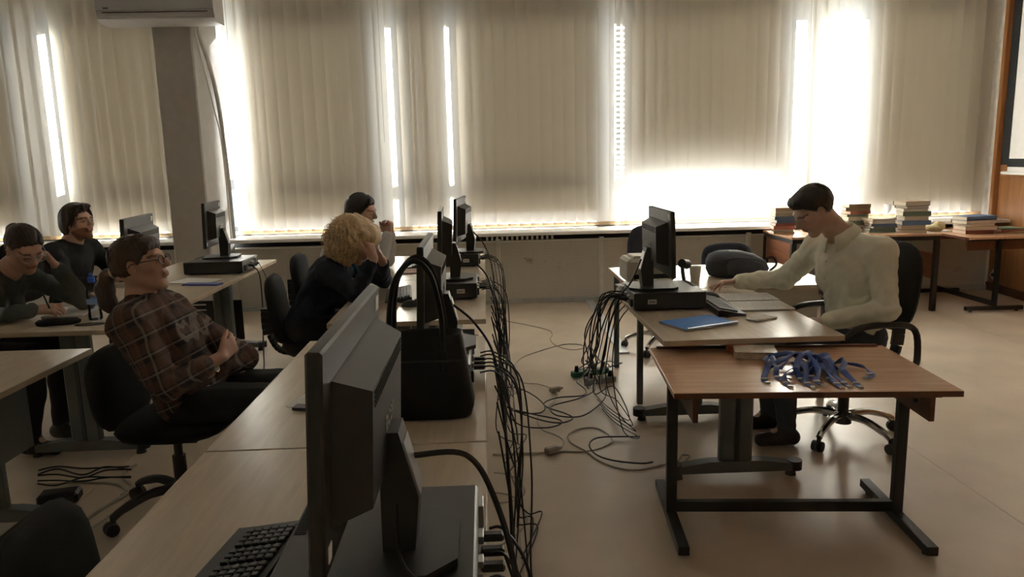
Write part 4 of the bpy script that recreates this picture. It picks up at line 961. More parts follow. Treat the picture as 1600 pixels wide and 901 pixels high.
def sdf_obj(s, name, m, parent=None, tint=None):
    V, Q = s.mesh(); me = bpy.data.meshes.new(name)
    me.vertices.add(len(V)); me.vertices.foreach_set('co', V.astype(np.float32).ravel())
    me.loops.add(Q.size); me.loops.foreach_set('vertex_index', Q.astype(np.int32).ravel())
    me.polygons.add(len(Q)); me.polygons.foreach_set('loop_start', np.arange(0, Q.size, 4, dtype=np.int32))
    me.update(calc_edges=True); me.shade_smooth(); me.materials.append(m)
    if tint is not None:
        at = me.color_attributes.new('tint', 'FLOAT_COLOR', 'POINT'); c = np.ones((len(V), 4), np.float32); c[:, :3] = tint(V); at.data.foreach_set('color', c.ravel())
    o = bpy.data.objects.new(name, me); COL.objects.link(o)
    if parent is not None: o.parent = parent
    return o
def skin_mat(name, col):
    m = mat(name, col, .5, var=.07, scale=30, bump=.12, bscale=350); nt = m.node_tree; b = nt.nodes['Principled BSDF']
    src = b.inputs['Base Color'].links[0].from_socket
    at = nt.nodes.new('ShaderNodeAttribute'); at.attribute_name = 'tint'; mx = nt.nodes.new('ShaderNodeMix'); mx.data_type = 'RGBA'; mx.blend_type = 'MULTIPLY'; mx.inputs[0].default_value = 1
    nt.links.new(src, mx.inputs[6]); nt.links.new(at.outputs[0], mx.inputs[7]); nt.links.new(mx.outputs[2], b.inputs['Base Color'])
    b.inputs['Subsurface Weight'].default_value = .08; b.inputs['Subsurface Scale'].default_value = .01
    return m
def hair_mat(name, col, rough=.45):
    m = mat(name, col, rough, var=.45, scale=60, stretch=(1, 3, .35), bump=.9, bscale=160); return m
def add_head(s, c, R, sx=1.0, male=True):
    T = lambda p: np.array(c)+R @ (np.array(p)*sx)
    e = lambda p, r, k=.02, sub=False: s.ell(T(p), np.array(r)*sx, R, k, sub)
    q = lambda a, b, r1, r2=None, k=.015, sub=False: s.rc(T(a), T(b), r1*sx, None if r2 is None else r2*sx, k, sub)
    e((-.014, 0, .034), (.098, .076, .086)); e((.028, 0, -.03), (.064, .057, .078), .03)
    w = 1.0 if male else .9
    for y in (-1, 1):
        q((-.004, y*.052*w, -.052), (.058, y*.014, -.099), .020, .019, .02)
        e((.056, y*.038, -.018), (.026, .024, .022), None, .02) if False else s.ell(T((.056, y*.038, -.018)), np.array((.026, .024, .022))*sx, R, .02)
        s.ell(T((-.006, y*.076, -.004)), np.array((.021, .008, .032))*sx, R @ rotm(y*.35, -.15), .006)
        s.ell(T((.002, y*.083, -.002)), np.array((.010, .006, .017))*sx, R, .005, True)
    e((.064, 0, -.100), (.021, .022, .018), .015)
    q((.080, -.034, .024), (.080, .034, .024), .013, None, .018)
    q((.088, 0, .020), (.110, 0, -.020), .0085, .0125, .012)
    for y in (-1, 1):
        e((.102, y*.0105, -.026), (.011, .0085, .008), .008); e((.094, y*.033, .004), (.016, .019, .0125), .012, True)
        e((.079, y*.032, .003), (.0145, .0165, .0125), .004); e((.109, y*.006, -.0345), (.005, .004, .003), .004, True)
    q((.089, -.016, -.0515), (.089, .016, -.0515), .0075, None, .008); q((.087, -.014, -.0625), (.087, .014, -.0625), .0085, None, .008)
    q((.101, -.019, -.057), (.101, .019, -.057), .0022, None, .003, True)
    return T
def head_tint(c, R, sx, lip=(.72, .45, .45), brow=(.32, .24, .2), beard=None):
    def f(V):
        p = ((V-np.array(c)) @ R)/sx; o = np.ones((len(V), 3), np.float32); x, y, z = p.T; hd = (np.abs(p) < .2).all(1)
        o[hd & (x > .078) & (np.abs(y) < .023*(1-((z+.057)/.016)**2).clip(0, 1)+.001) & (np.abs(z+.057) < .0145)] = lip
        b = hd & (x > .055) & (np.abs(np.abs(y)-.034) < .021) & (np.abs(z-.0265+np.abs(np.abs(y)-.03)*.18) < .0048); o[b] = brow
        l = hd & (x > .06) & (np.abs(np.abs(y)-.032) < .014) & (np.abs(z+.001) < .0018); o[l] = (.2, .14, .12)
        ck = hd & (x > .03) & (np.abs(z+.025) < .03) & (np.abs(y) > .02) & (np.abs(y) < .06); o[ck] *= (1.04, .93, .92)
        if beard is not None: o[hd & (x > -.005) & (z < -.040-.28*np.maximum(0, .05-x)) & (z > -.14) & ~((np.abs(y) < .02) & (np.abs(z+.057) < .011))] = beard
        return o
    return f
FL = (.074, .082, .076, .060)
def add_hand(s, w, u, n, side, curl=(.35, .4, .45, .5), thumb=(.55, .35), sc=1.0, spread=.07):
    """w wrist, u towards the fingers, n where the palm faces, side +1 if the thumb lies along u x n"""
    w = np.array(w, float); u = np.array(u, float); u /= np.linalg.norm(u); n = np.array(n, float); n -= u*(n @ u); n /= np.linalg.norm(n)
    t = np.cross(u, n)*side
    for q in (-.026, -.009, .009, .026): s.rc(w+u*.012*sc+t*q*.62*sc, w+u*.086*sc+t*q*sc, .0155*sc, .0125*sc, .012)
    for i in range(4):
        a = w+u*(.088-(.004, 0, .003, .010)[i])*sc+t*(.028-.0187*i)*sc; d = u+t*(spread*(1.5-i)); d /= np.linalg.norm(d); ang = 0
        for j, fr in enumerate((.46, .30, .24)):
            ang += curl[i]*(1, 1.15, .8)[j]; v = d*math.cos(ang)+n*math.sin(ang); b = a+v*FL[i]*fr*sc*1.05
            s.rc(a, b, (.0092-.001*j)*sc, (.0084-.001*j)*sc, .0035); a = b
    a = w+u*.028*sc+t*.026*sc+n*.006*sc
    v = u*math.cos(thumb[0])+t*math.sin(thumb[0]); b = a+v*.042*sc+n*.006*sc; s.rc(a, b, .0135*sc, .011*sc, .01)
    v2 = u*math.cos(thumb[0]-thumb[1])+t*math.sin(thumb[0]-thumb[1])+n*.25; v2 /= np.linalg.norm(v2); c = b+v2*.031*sc; s.rc(b, c, .0105*sc, .0095*sc, .004)
    s.rc(c, c+v2*.022*sc, .0095*sc, .0075*sc, .004)
def trunk(s, J, o, fem, k=.05):
    P, W, C, S, N = (np.array(J[q], float) for q in ('pelvis', 'waist', 'chest', 'shm', 'neck'))
    up = S-P; yaw = math.atan2(J['shL'][0]-J['shR'][0], J['shL'][1]-J['shR'][1])*-1
    lean = math.atan2(up[0], up[2]); R = rotm(0, lean); R2 = rotm(yaw, lean)
    s.ell(P, (.125+o, .172+o, .115+o), None, k); s.ell(W, (.108+o, .145+o, .13+o), R, k)
    s.ell(C, (.113+o, (.158 if fem else .172)+o, .15+o), R2, k)
    s.ell(C*.35+S*.65, (.095+o, .165+o, .085+o), R2, k)
    if fem:
        for y in (-1, 1): s.ell(C+R2 @ np.array((.085, y*.07, .0)), (.055+o, .06+o, .06+o), R2, .04)
    for a in ('shL', 'shR'): s.rc(S*.75+N*.25, J[a], .058+o, .058+o, k*.8)
def limb(s, J, sd, o, full=True, k=.03, fem=False):
    g = .88 if fem else 1.0
    s.rc(J['sh'+sd], J['el'+sd], .056*g+o, .043*g+o, k); s.rc(J['el'+sd], J['wr'+sd], .043*g+o, (.029 if full else .033)*g+o, k*.6)
def legs(s, J, o, k=.03):
    for sd in 'LR':
        h, kn, an = (np.array(J[q+sd], float) for q in ('hip', 'kn', 'an'))
        s.rc(h, kn, .085+o, .062+o, .05); s.rc(kn, kn*.55+an*.45, .058+o, .056+o, k); s.rc(kn*.55+an*.45, an, .056+o, .04+o, k)
def bounds(J, pad):
    A = np.array([np.array(v, float) for q, v in J.items() if len(np.shape(v)) == 1 and len(v) == 3]); return A.min(0)-pad, A.max(0)+pad
def person(loc, rz, label, J, head, skin, shirt, trousers, shoes, fem=True, res=.006, hands=None, sleeve=1.0, fold=.0045, tintkw=None, hs=1.0, collar=None, seed=1, loose=.0):
    """J: joints in the sitter's own frame (x ahead, y left, floor origin). One continuous body, clothes and hair as children."""
    for q, v in list(J.items()): J[q] = np.array(v, float)
    R = rotm(*head['rot']); c = J['head']
    lo, hi = bounds(J, .16); hi[2] = c[2]+.17
    b = SDF(lo, hi, res); T = add_head(b, c, R, hs, not fem)
    b.rc(T((-.028, 0, -.05)), J['neck'], (.050 if fem else .057), (.054 if fem else .062), .03); b.rc(J['neck'], J['shm'], .058, .06, .03)
    trunk(b, J, -.012, fem)
    for sd in 'LR': limb(b, J, sd, 0.0 if sleeve < 1 else -.004, True, .02, fem)
    legs(b, J, -.012)
    for sd in 'LR': b.rc(J['an'+sd], J['an'+sd]+np.array((.10, 0, -.052)), .030, .020, .02)
    for h in (hands or []): add_hand(b, **h)
    body = sdf_obj(b, 'person', skin, None, head_tint(c, R, hs, **(tintkw or {})))
    body.location = loc; body.rotation_euler = (0, 0, rz); tag(body, label, 'person')
    # top
    s = SDF(lo, hi, res if fem is None else max(res, .006)); trunk(s, J, .008+loose, fem)
    for sd in 'LR':
        Js = dict(J)
        if sleeve < 1: Js['wr'+sd] = J['el'+sd]+(J['wr'+sd]-J['el'+sd])*sleeve
        limb(s, Js, sd, .010+loose*.7, False, .04, fem)
    P = J['pelvis']; s.warp(fold*1.6, 21, seed, (1, 1, .75), True); s.warp(fold*.28, 50, seed+9, (1, 1, .7), True)
    cutd = np.array(J['neck'])+np.array((.0, 0, .028)); nv = np.array(c)-cutd; nv = nv/np.linalg.norm(nv)
    s.rc(cutd-nv*.02, cutd+nv*.12, .062 if not fem else .06, .075, .006, True)
    s.cut(lambda G: (P[2]-.11)-G[..., 2])
    top = sdf_obj(s, shirt[0], shirt[1], body)
    # trousers and shoes
    t = SDF(np.minimum(lo, lo), np.array((hi[0], hi[1], P[2]+.16)), .008); legs(t, J, .006); t.ell(P, (.13, .178, .115), None, .05); t.warp(.004, 55, seed+3)
    t.cut(lambda G: .085-G[..., 2]); t.cut(lambda G: G[..., 2]-(P[2]+.05)); sdf_obj(t, trousers[0], trousers[1], body)
    for sd in 'LR':
        a = J['an'+sd]; sh = SDF(a-np.array((.12, .09, a[2]+.01)), a+np.array((.25, .09, .07)), .006)
        z0 = .0; sh.rc((a[0]-.03, a[1], .045), (a[0]+.13, a[1], .036), .042, .036, .02); sh.rc((a[0]+.02, a[1], .06), (a[0], a[1], .10), .045, .045, .02); sh.cut(lambda G: .002-G[..., 2])
        sdf_obj(sh, 'shoe', shoes, body)
    if collar is not None:
        ax = nv*.45+np.array((0, 0, 1))*.55; ax /= np.linalg.norm(ax); N = np.array(J['neck'])+np.array((-.004, 0, .004))
        yw = -math.atan2(J['shL'][0]-J['shR'][0], J['shL'][1]-J['shR'][1]); e1 = np.array((math.cos(yw), math.sin(yw), 0)); e1 -= ax*(e1 @ ax); e1 /= np.linalg.norm(e1); e2 = np.cross(ax, e1)
        g = []
        for a in np.radians(np.linspace(16, 344, 42)):
            k = max(0, math.cos(a)-.35)/.65; f = lambda r, h: N+e1*math.cos(a)*r+e2*math.sin(a)*r+ax*h
            g.append([f(.070, .0), f(.068-.002*k, .036-.012*k), f(.072, .041-.014*k), f(.084+.008*k, .022-.018*k), f(.100+.022*k, -.006-.038*k)])
        co = MB().sheet(g).build('collar', collar, top, smooth=70); md = co.modifiers.new('thick', 'SOLIDIFY'); md.thickness = .003
    return body, T, R
def hair_sdf(c, R, hs, body, m, build, cutf=None, ext=.24, res=.0045, warp=(.003, 160), seed=4, name='hair', ears=False):
    s = SDF(np.array(c)-ext, np.array(c)+ext, res); T = lambda p: np.array(c)+R @ (np.array(p)*hs)
    build(s, T, R)
    s.warp(warp[0], warp[1], seed, (1, 1, .35))
    if cutf is not None:
        x, y, z = np.moveaxis(((s.grid()-np.array(c, np.float32)) @ R.astype(np.float32))/hs, -1, 0); g = cutf(x, y, z)
        g = g+.005*np.sin(95*y+2)*np.sin(60*z)+.003*np.sin(230*y+80*z)
        s.f = np.maximum(s.f+(.016*np.clip((g+.020)/.020, 0, 1.2)**2).astype(np.float32), (g-.004).astype(np.float32))
    if ears:
        for y_ in (-1, 1): s.ell(T((.002, y_*.088, -.006)), np.array((.028, .024, .036))*hs, R, .006, True)
    return sdf_obj(s, name, m, body)
def shell(s, T, R, o, hs=1.0): s.ell(T((-.014, 0, .034)), (np.array((.098, .076, .086))+o)*hs, R, .02)
def strands(hair, T, m, pairs, seed, o=(.009, .015), r=.0019, drop=0.0, wig=.004):
    """locks laid over the skull from one direction to another"""
    q = random.Random(seed); mb = MB()
    for a, b in pairs(q):
        a = np.array(a, float); b = np.array(b, float); a /= np.linalg.norm(a); b /= np.linalg.norm(b); off = q.uniform(*o); ph = q.uniform(0, 6.28); pts = []
        for t in np.linspace(0, 1, 10):
            d = a*(1-t)+b*t; d /= np.linalg.norm(d)+1e-9
            p = np.array((-.014, 0, .034))+d*(np.array((.098, .076, .086))+off*(1-.5*t*t))
            p = p+np.cross(d, (0, 0, 1))*wig*math.sin(ph+5*t); p[2] -= drop*max(0, t-.6)**2*6; pts.append(Vector(T(p)))
        mb.tube(pts, [r*.6]+[r]*6+[r*.8, r*.5, r*.2], 4)
    tag(mb.build('hair_strands', m, hair, smooth=80), kind='stuff')
def add_glasses(body, T, m, lens):
    g = MB(); ln = MB()
    for y in (-1, 1):
        ring = [Vector(T((.107-.004*abs(math.cos(t)), y*.034+.023*math.cos(t), .002+.0175*math.sin(t)))) for t in np.linspace(0, 2*PI, 19)[:-1]]
        g.tube(ring, .0022, 5, closed=True); ln.add([tuple(p) for p in ring], [tuple(range(18))])
        g.tube([Vector(T(p)) for p in ((.103, y*.057, .006), (.06, y*.076, .010), (.0, y*.083, .010), (-.02, y*.083, -.004))], .0022, 5)
    g.tube([Vector(T(p)) for p in ((.107, -.012, .004), (.112, 0, .008), (.107, .012, .004))], .002, 5)
    o = g.build('glasses', m, body); ln.build('lenses', lens, o, smooth=0)
def add_eyes(body, T, look=(1, 0, 0)):
    wm = mat('eye_white', (.62, .58, .55), .2, var=.03); im = mat('eye_iris', (.05, .035, .025), .15)
    for y in (-1, 1):
        o = MB().ball(tuple(T((.0815, y*.032, .003))), .0115, 12, 8).build('eye', wm, body, smooth=80)
        MB().ball(tuple(T((.0888, y*.032, .003))), .0058, 10, 6).build('iris', im, o, smooth=80)
lens_m = pane_glass('spectacle_lens', (.9, .85, .9)); frame_dk = mat('frame_dark', (.03, .012, .02), .3)
sk1 = skin_mat('skin_fair', (.50, .30, .215)); sk2 = skin_mat('skin_warm', (.56, .37, .285)); sk3 = skin_mat('skin_light', (.52, .33, .25))
def cloth(name, col, rough=.85, var=.1, bump=.35): return mat(name, col, rough, var=var, scale=25, bump=bump, bscale=500)
jeans = cloth('denim', (.045, .06, .09)); darkpants = cloth('dark_trousers', (.012, .012, .015)); shoe_m = mat('shoe_leather', (.012, .011, .011), .4)
def sit_legs(kx=.42, kz=.53, ax=.38, w=.10, back=0.0):
    d = {}
    for sd, y in (('L', 1), ('R', -1)): d['hip'+sd] = (0, y*.09, .535); d['kn'+sd] = (kx, y*(w+.02), kz); d['an'+sd] = (ax, y*(w+.03), .095)
    return d

# --- the man in the cream shirt (faces the students)
J = dict(pelvis=(0, 0, .56), waist=(.035, .01, .70), chest=(.06, .005, .87), shm=(.07, 0, 1.01), neck=(.110, 0, 1.070), head=(.262, .01, 1.205),
         shL=(-.010, .175, 1.005), elL=(.0, .275, .735), wrL=(.235, .175, .665), shR=(.145, -.165, 1.005), elR=(.25, -.335, .800), wrR=(.50, -.365, .785), **sit_legs(.43, .545, .40, .09))
cream = cloth('cream_shirt', (.76, .75, .62), .8, .05)
tb_, T, R = person((1.925, 3.735, 0), PI, 'man in a cream shirt seated at the teacher desk, head bowed, reaching out', J, dict(rot=(.10, .62, 0)), sk2, ('shirt', cream), ('trousers', jeans), shoe_m,
    fem=False, res=.0052, hands=[dict(w=(.505, -.366, .785), u=(1, -.05, -.03), n=(0, .1, -1), side=-1, curl=(.22, .30, .36, .42), spread=.12), dict(w=(.24, .173, .663), u=(1, -.55, -.15), n=(-.1, -.3, -1), side=1, curl=(.4, .45, .5, .5))],
    sleeve=.97, fold=.006, collar=cream, seed=3, loose=.006, tintkw=dict(brow=(.25, .2, .18)))
hd = hair_mat('hair_dark_brown', (.022, .017, .014))
hr = hair_sdf(J['head'], R, 1, tb_, hd, lambda s, T, R: (shell(s, T, R, .012), s.ell(T((.052, 0, .097)), (.040, .052, .020), R, .03)), lambda x, y, z: np.maximum((x-.95*z)-.012-.012*(z > .06), -.085-z), seed=5, warp=(.0025, 170), ears=True)
strands(hr, T, hd, lambda q: [((-.75+q.uniform(-.15, .1), q.uniform(-.5, .5), .8), (.75+q.uniform(-.1, .1), y, .62+q.uniform(-.12, .1)-.5*abs(y))) for y in [q.uniform(-.8, .8) for _ in range(170)]]+[((-.5, y*.6, .8), (-.35+q.uniform(-.3, .3), y, -.45)) for y in [q.choice((-1, 1))*q.uniform(.35, 1) for _ in range(120)]], 1, (.007, .013), .0017)
for z in (.95, .86, .77): MB().cyl((0, 0, 0), (.004, .0017, 0), .0055, n=10).build('button', lbl_m, tb_, loc=(.075+.142*.917+(.005 if z < .9 else 0), .142*.40, z))

# --- the woman in the plaid shirt, arms crossed
def plaid():
    m = bpy.data.materials.new('plaid_flannel'); m.use_nodes = True; nt = m.node_tree; N = nt.nodes; L = nt.links; b = N['Principled BSDF']; b.inputs['Roughness'].default_value = .9
    tc = N.new('ShaderNodeTexCoord'); mp = N.new('ShaderNodeMapping'); mp.inputs['Rotation'].default_value = (0, .42, 0); L.new(tc.outputs['Object'], mp.inputs[0]); sp = N.new('ShaderNodeSeparateXYZ'); L.new(mp.outputs[0], sp.inputs[0])
    def band(o, per, ph, wd):
        a = N.new('ShaderNodeMath'); a.operation = 'MULTIPLY_ADD'; L.new(o, a.inputs[0]); a.inputs[1].default_value = 1/per; a.inputs[2].default_value = ph
        f = N.new('ShaderNodeMath'); f.operation = 'FRACT'; L.new(a.outputs[0], f.inputs[0]); l = N.new('ShaderNodeMath'); l.operation = 'LESS_THAN'; L.new(f.outputs[0], l.inputs[0]); l.inputs[1].default_value = wd; return l.outputs[0]
    cur = None
    for o, per, ph, wd, col, fac in ((sp.outputs[0], .075, 0, .45, (.11, .06, .045), .6), (sp.outputs[2], .075, .1, .45, (.11, .06, .045), .6), (sp.outputs[0], .075, .2, .10, (.23, .19, .16), .6), (sp.outputs[2], .075, .3, .10, (.23, .19, .16), .6), (sp.outputs[0], .075, .66, .05, (.15, .08, .05), .6), (sp.outputs[2], .075, .62, .05, (.15, .08, .05), .6)):
        mx = N.new('ShaderNodeMix'); mx.data_type = 'RGBA'; mu = N.new('ShaderNodeMath'); mu.operation = 'MULTIPLY'; L.new(band(o, per, ph, wd), mu.inputs[0]); mu.inputs[1].default_value = fac; L.new(mu.outputs[0], mx.inputs[0])
        if cur is None: mx.inputs[6].default_value = (.022, .018, .018, 1)
        else: L.new(cur, mx.inputs[6])
        mx.inputs[7].default_value = col+(1,); cur = mx.outputs[2]
    L.new(cur, b.inputs['Base Color']); return m
J = dict(pelvis=(0, 0, .56), waist=(-.055, 0, .665), chest=(-.115, 0, .775), shm=(-.165, 0, .905), neck=(-.175, 0, .965), head=(-.165, 0, 1.105),
         shR=(-.15, -.165, .885), elR=(.01, -.235, .655), wrR=(.150, -.04, .715), shL=(-.15, .165, .885), elL=(.165, .165, .655), wrL=(.085, -.075, .655), **sit_legs(.44, .555, .40, .09))
w2, T, R = person((-1.265, 3.09, 0), -.04, 'woman in a dark plaid shirt with ponytail and glasses, arms crossed', J, dict(rot=(.05, -.20, 0)), sk1, ('plaid_shirt', plaid()), ('trousers', darkpants), shoe_m,
    res=.005, hands=[dict(w=(.152, -.036, .718), u=(.25, .75, .35), n=(-.8, .2, -.1), side=1, curl=(.45, .5, .5, .5), sc=.93), dict(w=(.083, -.08, .655), u=(-.35, -1, .05), n=(-.9, .3, 0), side=-1, curl=(.3, .3, .35, .4), sc=.93)], sleeve=.62, fold=.007, seed=12, loose=.014)
hb_ = hair_mat('hair_chestnut', (.055, .032, .022))
def ponyhair(s, T, R):
    shell(s, T, R, .010); s.ell(T((.062, 0, .072)), (.034, .062, .034), R, .02)
    pts = [(-.105, 0, .0), (-.145, 0, -.015), (-.172, 0, -.065), (-.175, 0, -.125), (-.150, 0, -.185)]
    for a, b_, r1, r2 in zip(pts, pts[1:], (.020, .027, .036, .034), (.027, .036, .034, .014)): s.rc(T(a), T(b_), r1, r2, .015)
hr = hair_sdf(J['head'], R, 1, w2, hb_, ponyhair, lambda x, y, z: np.where(x < -.085, -1, np.maximum((x-.9*z)-.028-.012*(z > .05), -.05-z)), seed=8, warp=(.0025, 190), ext=.27, ears=True)
strands(hr, T, hb_, lambda q: [((.8, y*.7, .75-.2*abs(y)), (-1, y*.12, -.25+q.uniform(-.15, .15))) for y in [q.uniform(-1, 1) for _ in range(170)]]+[((.3+q.uniform(-.2, .2), q.choice((-.4, .4)), .9), (.93, q.uniform(-.6, .6), .22+q.uniform(-.1, .15))) for _ in range(70)], 2, (.008, .013))
MB().tube([Vector(T((-.118, .024*math.cos(t), -.004+.024*math.sin(t)))) for t in np.linspace(0, 2*PI, 13)[:-1]], .006, 6, closed=True).build('hair_tie', mat('tie_pale', (.55, .5, .42), .7), hr)
add_glasses(w2, T, frame_dk, pane_glass('lens_pink', (.9, .72, .82))); add_eyes(w2, T)
wq = J['wrL']+(J['elL']-J['wrL'])*.16; wd_ = Vector(J['elL']-J['wrL']).normalized()
ua = wd_.orthogonal().normalized(); ub = wd_.cross(ua); gold = mat('gold_metal', (.55, .42, .20), .25, metal=.9)
wt_ = MB().tube([Vector(wq)+(ua*math.cos(t)+ub*math.sin(t))*.031 for t in np.linspace(0, 2*PI, 19)[:-1]], .0045, 6, closed=True).build('watch_strap', gold, w2)
fn = Vector((.55, -.75, .35)); fn = (fn-wd_*fn.dot(wd_)).normalized()
MB().cyl(Vector(wq)+fn*.029, Vector(wq)+fn*.037, .017, n=20).build('watch_case', gold, wt_); MB().cyl(Vector(wq)+fn*.0372, Vector(wq)+fn*.0378, .014, n=20).build('watch_dial', mat('dial_dark', (.05, .06, .06), .2), wt_)
q_ = np.array(J['wrR'])+np.array((.03, .085, .035)); MB().tube([Vector(q_)+Vector((.0095*math.cos(t), .004*math.sin(t), .0095*math.sin(t))) for t in np.linspace(0, 2*PI, 13)[:-1]], .0015, 5, closed=True).build('ring', gold, w2)

# --- the curly blonde woman leaning on her hand
J = dict(pelvis=(0, 0, .56), waist=(.05, 0, .67), chest=(.115, 0, .79), shm=(.19, 0, .905), neck=(.245, -.02, .945), head=(.335, -.07, 1.045),
         shR=(.19, -.16, .885), elR=(.375, -.275, .775), wrR=(.462, -.175, .955), shL=(.20, .16, .885), elL=(.42, .20, .775), wrL=(.475, -.02, .93), **sit_legs(.42, .54, .36, .09))
navy = cloth('navy_cardigan', (.016, .022, .042), .95, .2)
w3, T, R = person((-1.085, 4.44, 0), -.10, 'woman with curly blonde hair in a navy cardigan resting her face on her hand', J, dict(rot=(-.10, .50, 0)), sk1, ('cardigan', navy), ('trousers', darkpants), shoe_m,
    res=.006, hands=[dict(w=(.463, -.173, .958), u=(-.25, .15, 1), n=(-.8, .35, .1), side=1, curl=(.5, .6, .65, .7), sc=.93), dict(w=(.474, -.022, .932), u=(-.3, -.3, .9), n=(-.8, -.2, -.1), side=-1, curl=(.6, .6, .65, .7), sc=.93)], sleeve=.80, fold=.007, seed=21)
bl = hair_mat('hair_blonde', (.58, .43, .25), .6)
def curly(s, T, R):
    s.ell(T((-.03, 0, .022)), (.140, .132, .130), R, .03); s.ell(T((-.05, 0, -.055)), (.112, .128, .115), R, .04); s.ell(T((.055, 0, .07)), (.072, .098, .062), R, .03)
hr = hair_sdf(J['head'], R, 1, w3, bl, curly, lambda x, y, z: np.where((x > .062) & (z < .035) & (np.abs(y) < .075), 1, -1), seed=9, warp=(.012, 75))
cu = MB(); hr_r = random.Random(3)
for i in range(420):
    a, b_ = hr_r.uniform(0, 2*PI), math.acos(hr_r.uniform(-.75, 1)); d = np.array((math.sin(b_)*math.cos(a), math.sin(b_)*math.sin(a), math.cos(b_)))
    if d[0] > .55 and d[2] < .35: continue
    p0 = np.array((-.03, 0, .0))+d*np.array((.130, .124, .130)); ax_ = np.cross(d, (hr_r.uniform(-1, 1), hr_r.uniform(-1, 1), hr_r.uniform(-1, 1))); ax_ /= np.linalg.norm(ax_)+1e-9
    tn = np.cross(d, ax_); rr = hr_r.uniform(.007, .016); L_ = hr_r.uniform(.04, .09); tw_ = hr_r.uniform(2, 3.4); pts = []
    for q in np.linspace(0, 1, 13): pts.append(Vector(T(p0+tn*L_*(q-.3)+d*(rr*math.sin(q*tw_*PI)+.004+.022*q)+ax_*rr*math.cos(q*tw_*PI)-np.array((0, 0, .02*q*q)))))
    cu.tube(pts, [.0019]*9+[.0016, .0012, .0009, .0005], 4)
tag(cu.build('loose_curls', bl, hr, smooth=80), kind='stuff')
tl = MB().tube(spline([J['neck']+np.array(v) for v in ((.05, -.07, .0), (.09, -.06, -.06), (.12, -.05, -.13), (.12, -.04, -.2))], 5), [.012]*16, 6); tl.build('teal_scarf', cloth('teal_cloth', (.02, .16, .25)), w3)

# --- the dark-haired woman in the white blouse, hands clasped
J = dict(pelvis=(0, 0, .56), waist=(.04, 0, .68), chest=(.10, 0, .83), shm=(.165, 0, .965), neck=(.205, 0, 1.02), head=(.290, 0, 1.150),
         shR=(.17, -.155, .95), elR=(.43, -.135, .78), wrR=(.475, -.045, .985), shL=(.17, .155, .95), elL=(.43, .15, .78), wrL=(.478, .050, .985), **sit_legs(.42, .54, .36, .09))
w4, T, R = person((-1.175, 5.40, 0), -.05, 'dark haired woman in a white blouse with her hands clasped at her chin', J, dict(rot=(-.18, .20, 0)), sk3, ('blouse', cloth('white_blouse', (.58, .57, .56), .8, .05)), ('trousers', darkpants), shoe_m,
    res=.006, hands=[dict(w=(.476, -.043, .988), u=(-.1, .35, 1), n=(0, 1, .0), side=1, curl=(.75, .8, .85, .9), sc=.92), dict(w=(.478, .048, .988), u=(-.1, -.35, 1), n=(0, -1, .0), side=-1, curl=(.6, .65, .7, .75), sc=.92)], sleeve=.95, fold=.006, seed=31)
bk_ = hair_mat('hair_black_brown', (.014, .009, .008), .38)
hr = hair_sdf(J['head'], R, 1, w4, bk_, lambda s, T, R: (shell(s, T, R, .013), s.rc(T((-.05, 0, .02)), T((-.085, 0, -.13)), .078, .05, .03), s.rc(T((-.02, .06, 0)), T((-.04, .055, -.11)), .03, .025, .02), s.rc(T((-.02, -.06, 0)), T((-.04, -.055, -.11)), .03, .025, .02)),
         lambda x, y, z: np.maximum((x-.85*z)-.022, np.where(x > .035, -.03-z, -1)), seed=10, warp=(.002, 120), ext=.26)
strands(hr, T, bk_, lambda q: [((.75-1.3*u, q.choice((-.06, .06)), .9), (.15-1.0*u+q.uniform(-.1, .1), s1*1.0, -.65)) for u, s1 in [(q.random(), q.choice((-1, 1))) for _ in range(180)]], 3, (.010, .017), .002, .05, .002)
add_eyes(w4, T)

# --- the woman in the grey sweater, writing
J = dict(pelvis=(0, 0, .56), waist=(.05, 0, .68), chest=(.13, 0, .81), shm=(.215, 0, .945), neck=(.275, 0, .985), head=(.385, -.015, 1.095),
         shR=(.205, -.165, .925), elR=(.215, -.285, .765), wrR=(.405, -.02, .768), shL=(.225, .165, .925), elL=(.53, .205, .775), wrL=(.475, .085, .985), **sit_legs(.42, .54, .36, .09))
w5, T, R = person((-2.80, 4.03, 0), -.12, 'woman in a grey sweater and glasses writing with her cheek on her hand', J, dict(rot=(-.50, .52, .05)), sk1, ('sweater', cloth('grey_sweater', (.085, .095, .09), .95, .15, .6)), ('trousers', darkpants), shoe_m,
    res=.006, hands=[dict(w=(.408, -.018, .768), u=(1, .45, -.05), n=(-.1, .6, -.8), side=1, curl=(.5, .6, .7, .75), sc=.93), dict(w=(.474, .083, .988), u=(-.35, -.3, .9), n=(-.7, -.6, .0), side=-1, curl=(.6, .7, .75, .8), sc=.93)], sleeve=.93, fold=.006, seed=41)
hr = hair_sdf(J['head'], R, 1, w5, hair_mat('hair_brown', (.035, .022, .016)), lambda s, T, R: (shell(s, T, R, .009), s.ell(T((-.118, 0, .045)), (.036, .04, .036), R, .012)), lambda x, y, z: np.where(x < -.09, -1, np.maximum((x-.9*z)-.018, -.06-z)), seed=14, ears=True)
strands(hr, T, MATS['hair_brown'], lambda q: [((.8, y*.75, .65-.25*abs(y)), (-1, y*.2, .15+q.uniform(-.2, .2))) for y in [q.uniform(-1, 1) for _ in range(170)]], 4, (.006, .012))
add_glasses(w5, T, mat('frame_metal', (.35, .33, .3), .3, metal=.6), lens_m)
pn = MB().tube([(.475, .005, .745+.0), (.455, -.02, .86)], .0045, 6)
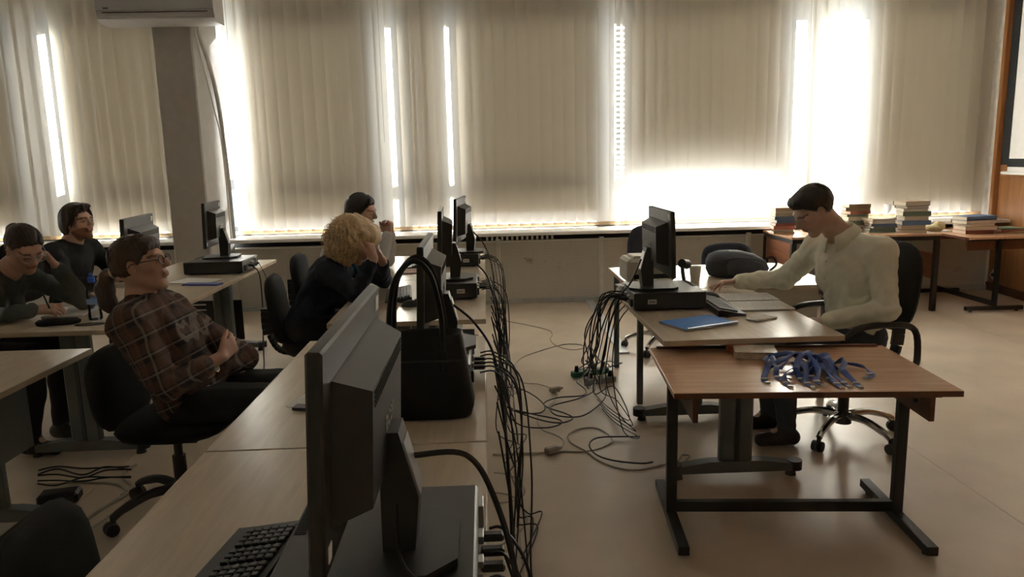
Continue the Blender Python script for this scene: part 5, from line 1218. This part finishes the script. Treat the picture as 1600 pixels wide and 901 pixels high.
o = pn.build('pen', black_pl); o.parent = None; o.location = (-2.80, 4.03, 0); o.rotation_euler = (0, 0, -.12); tag(o, 'dark pen in the hand of the woman in grey', 'pen')

# --- the bearded man in black leaning back
J = dict(pelvis=(0, 0, .56), waist=(-.01, 0, .68), chest=(.0, 0, .82), shm=(.02, 0, .955), neck=(.045, 0, 1.01), head=(.105, 0, 1.135),
         shR=(.02, -.185, .945), elR=(.18, -.255, .735), wrR=(.40, -.14, .765), shL=(.03, .185, .945), elL=(.20, .25, .74), wrL=(.42, .12, .765), **sit_legs(.42, .54, .36, .10))
m6, T, R = person((-2.90, 5.23, 0), -.12, 'bearded man with longish dark hair in a black shirt leaning back', J, dict(rot=(-.22, -.14, 0)), sk3, ('black_shirt', cloth('black_cotton', (.010, .011, .013))), ('trousers', darkpants), shoe_m,
    fem=False, res=.006, hands=[dict(w=(.403, -.138, .766), u=(1, .35, -.05), n=(0, 0, -1), side=1, curl=(.25, .3, .3, .35)), dict(w=(.423, .118, .766), u=(1, -.35, -.05), n=(0, 0, -1), side=-1, curl=(.25, .3, .3, .35))], sleeve=.55, fold=.006, seed=51, tintkw=dict(beard=(.42, .30, .24)))
hr = hair_sdf(J['head'], R, 1, m6, hair_mat('hair_dark', (.030, .018, .013)), lambda s, T, R: (shell(s, T, R, .020), s.ell(T((-.05, 0, -.02)), (.075, .088, .085), R, .03), s.ell(T((.05, .0, .105)), (.05, .07, .025), R, .02)), lambda x, y, z: np.maximum((x-.75*z)-.022, -.085-z), seed=16, warp=(.005, 110))
strands(hr, T, MATS['hair_dark'], lambda q: [((.55-1.1*u, q.uniform(-.25, .25), .9), (.45-1.2*u+q.uniform(-.15, .1), s1*q.uniform(.7, 1), -.35+q.uniform(-.2, .25))) for u, s1 in [(q.random(), q.choice((-1, 1))) for _ in range(190)]]+[((.2, q.uniform(-.3, .3), .95), (.95, q.uniform(-.6, .6), .55+q.uniform(-.1, .2))) for _ in range(60)], 5, (.014, .024), .0022, .02, .006)
add_eyes(m6, T)
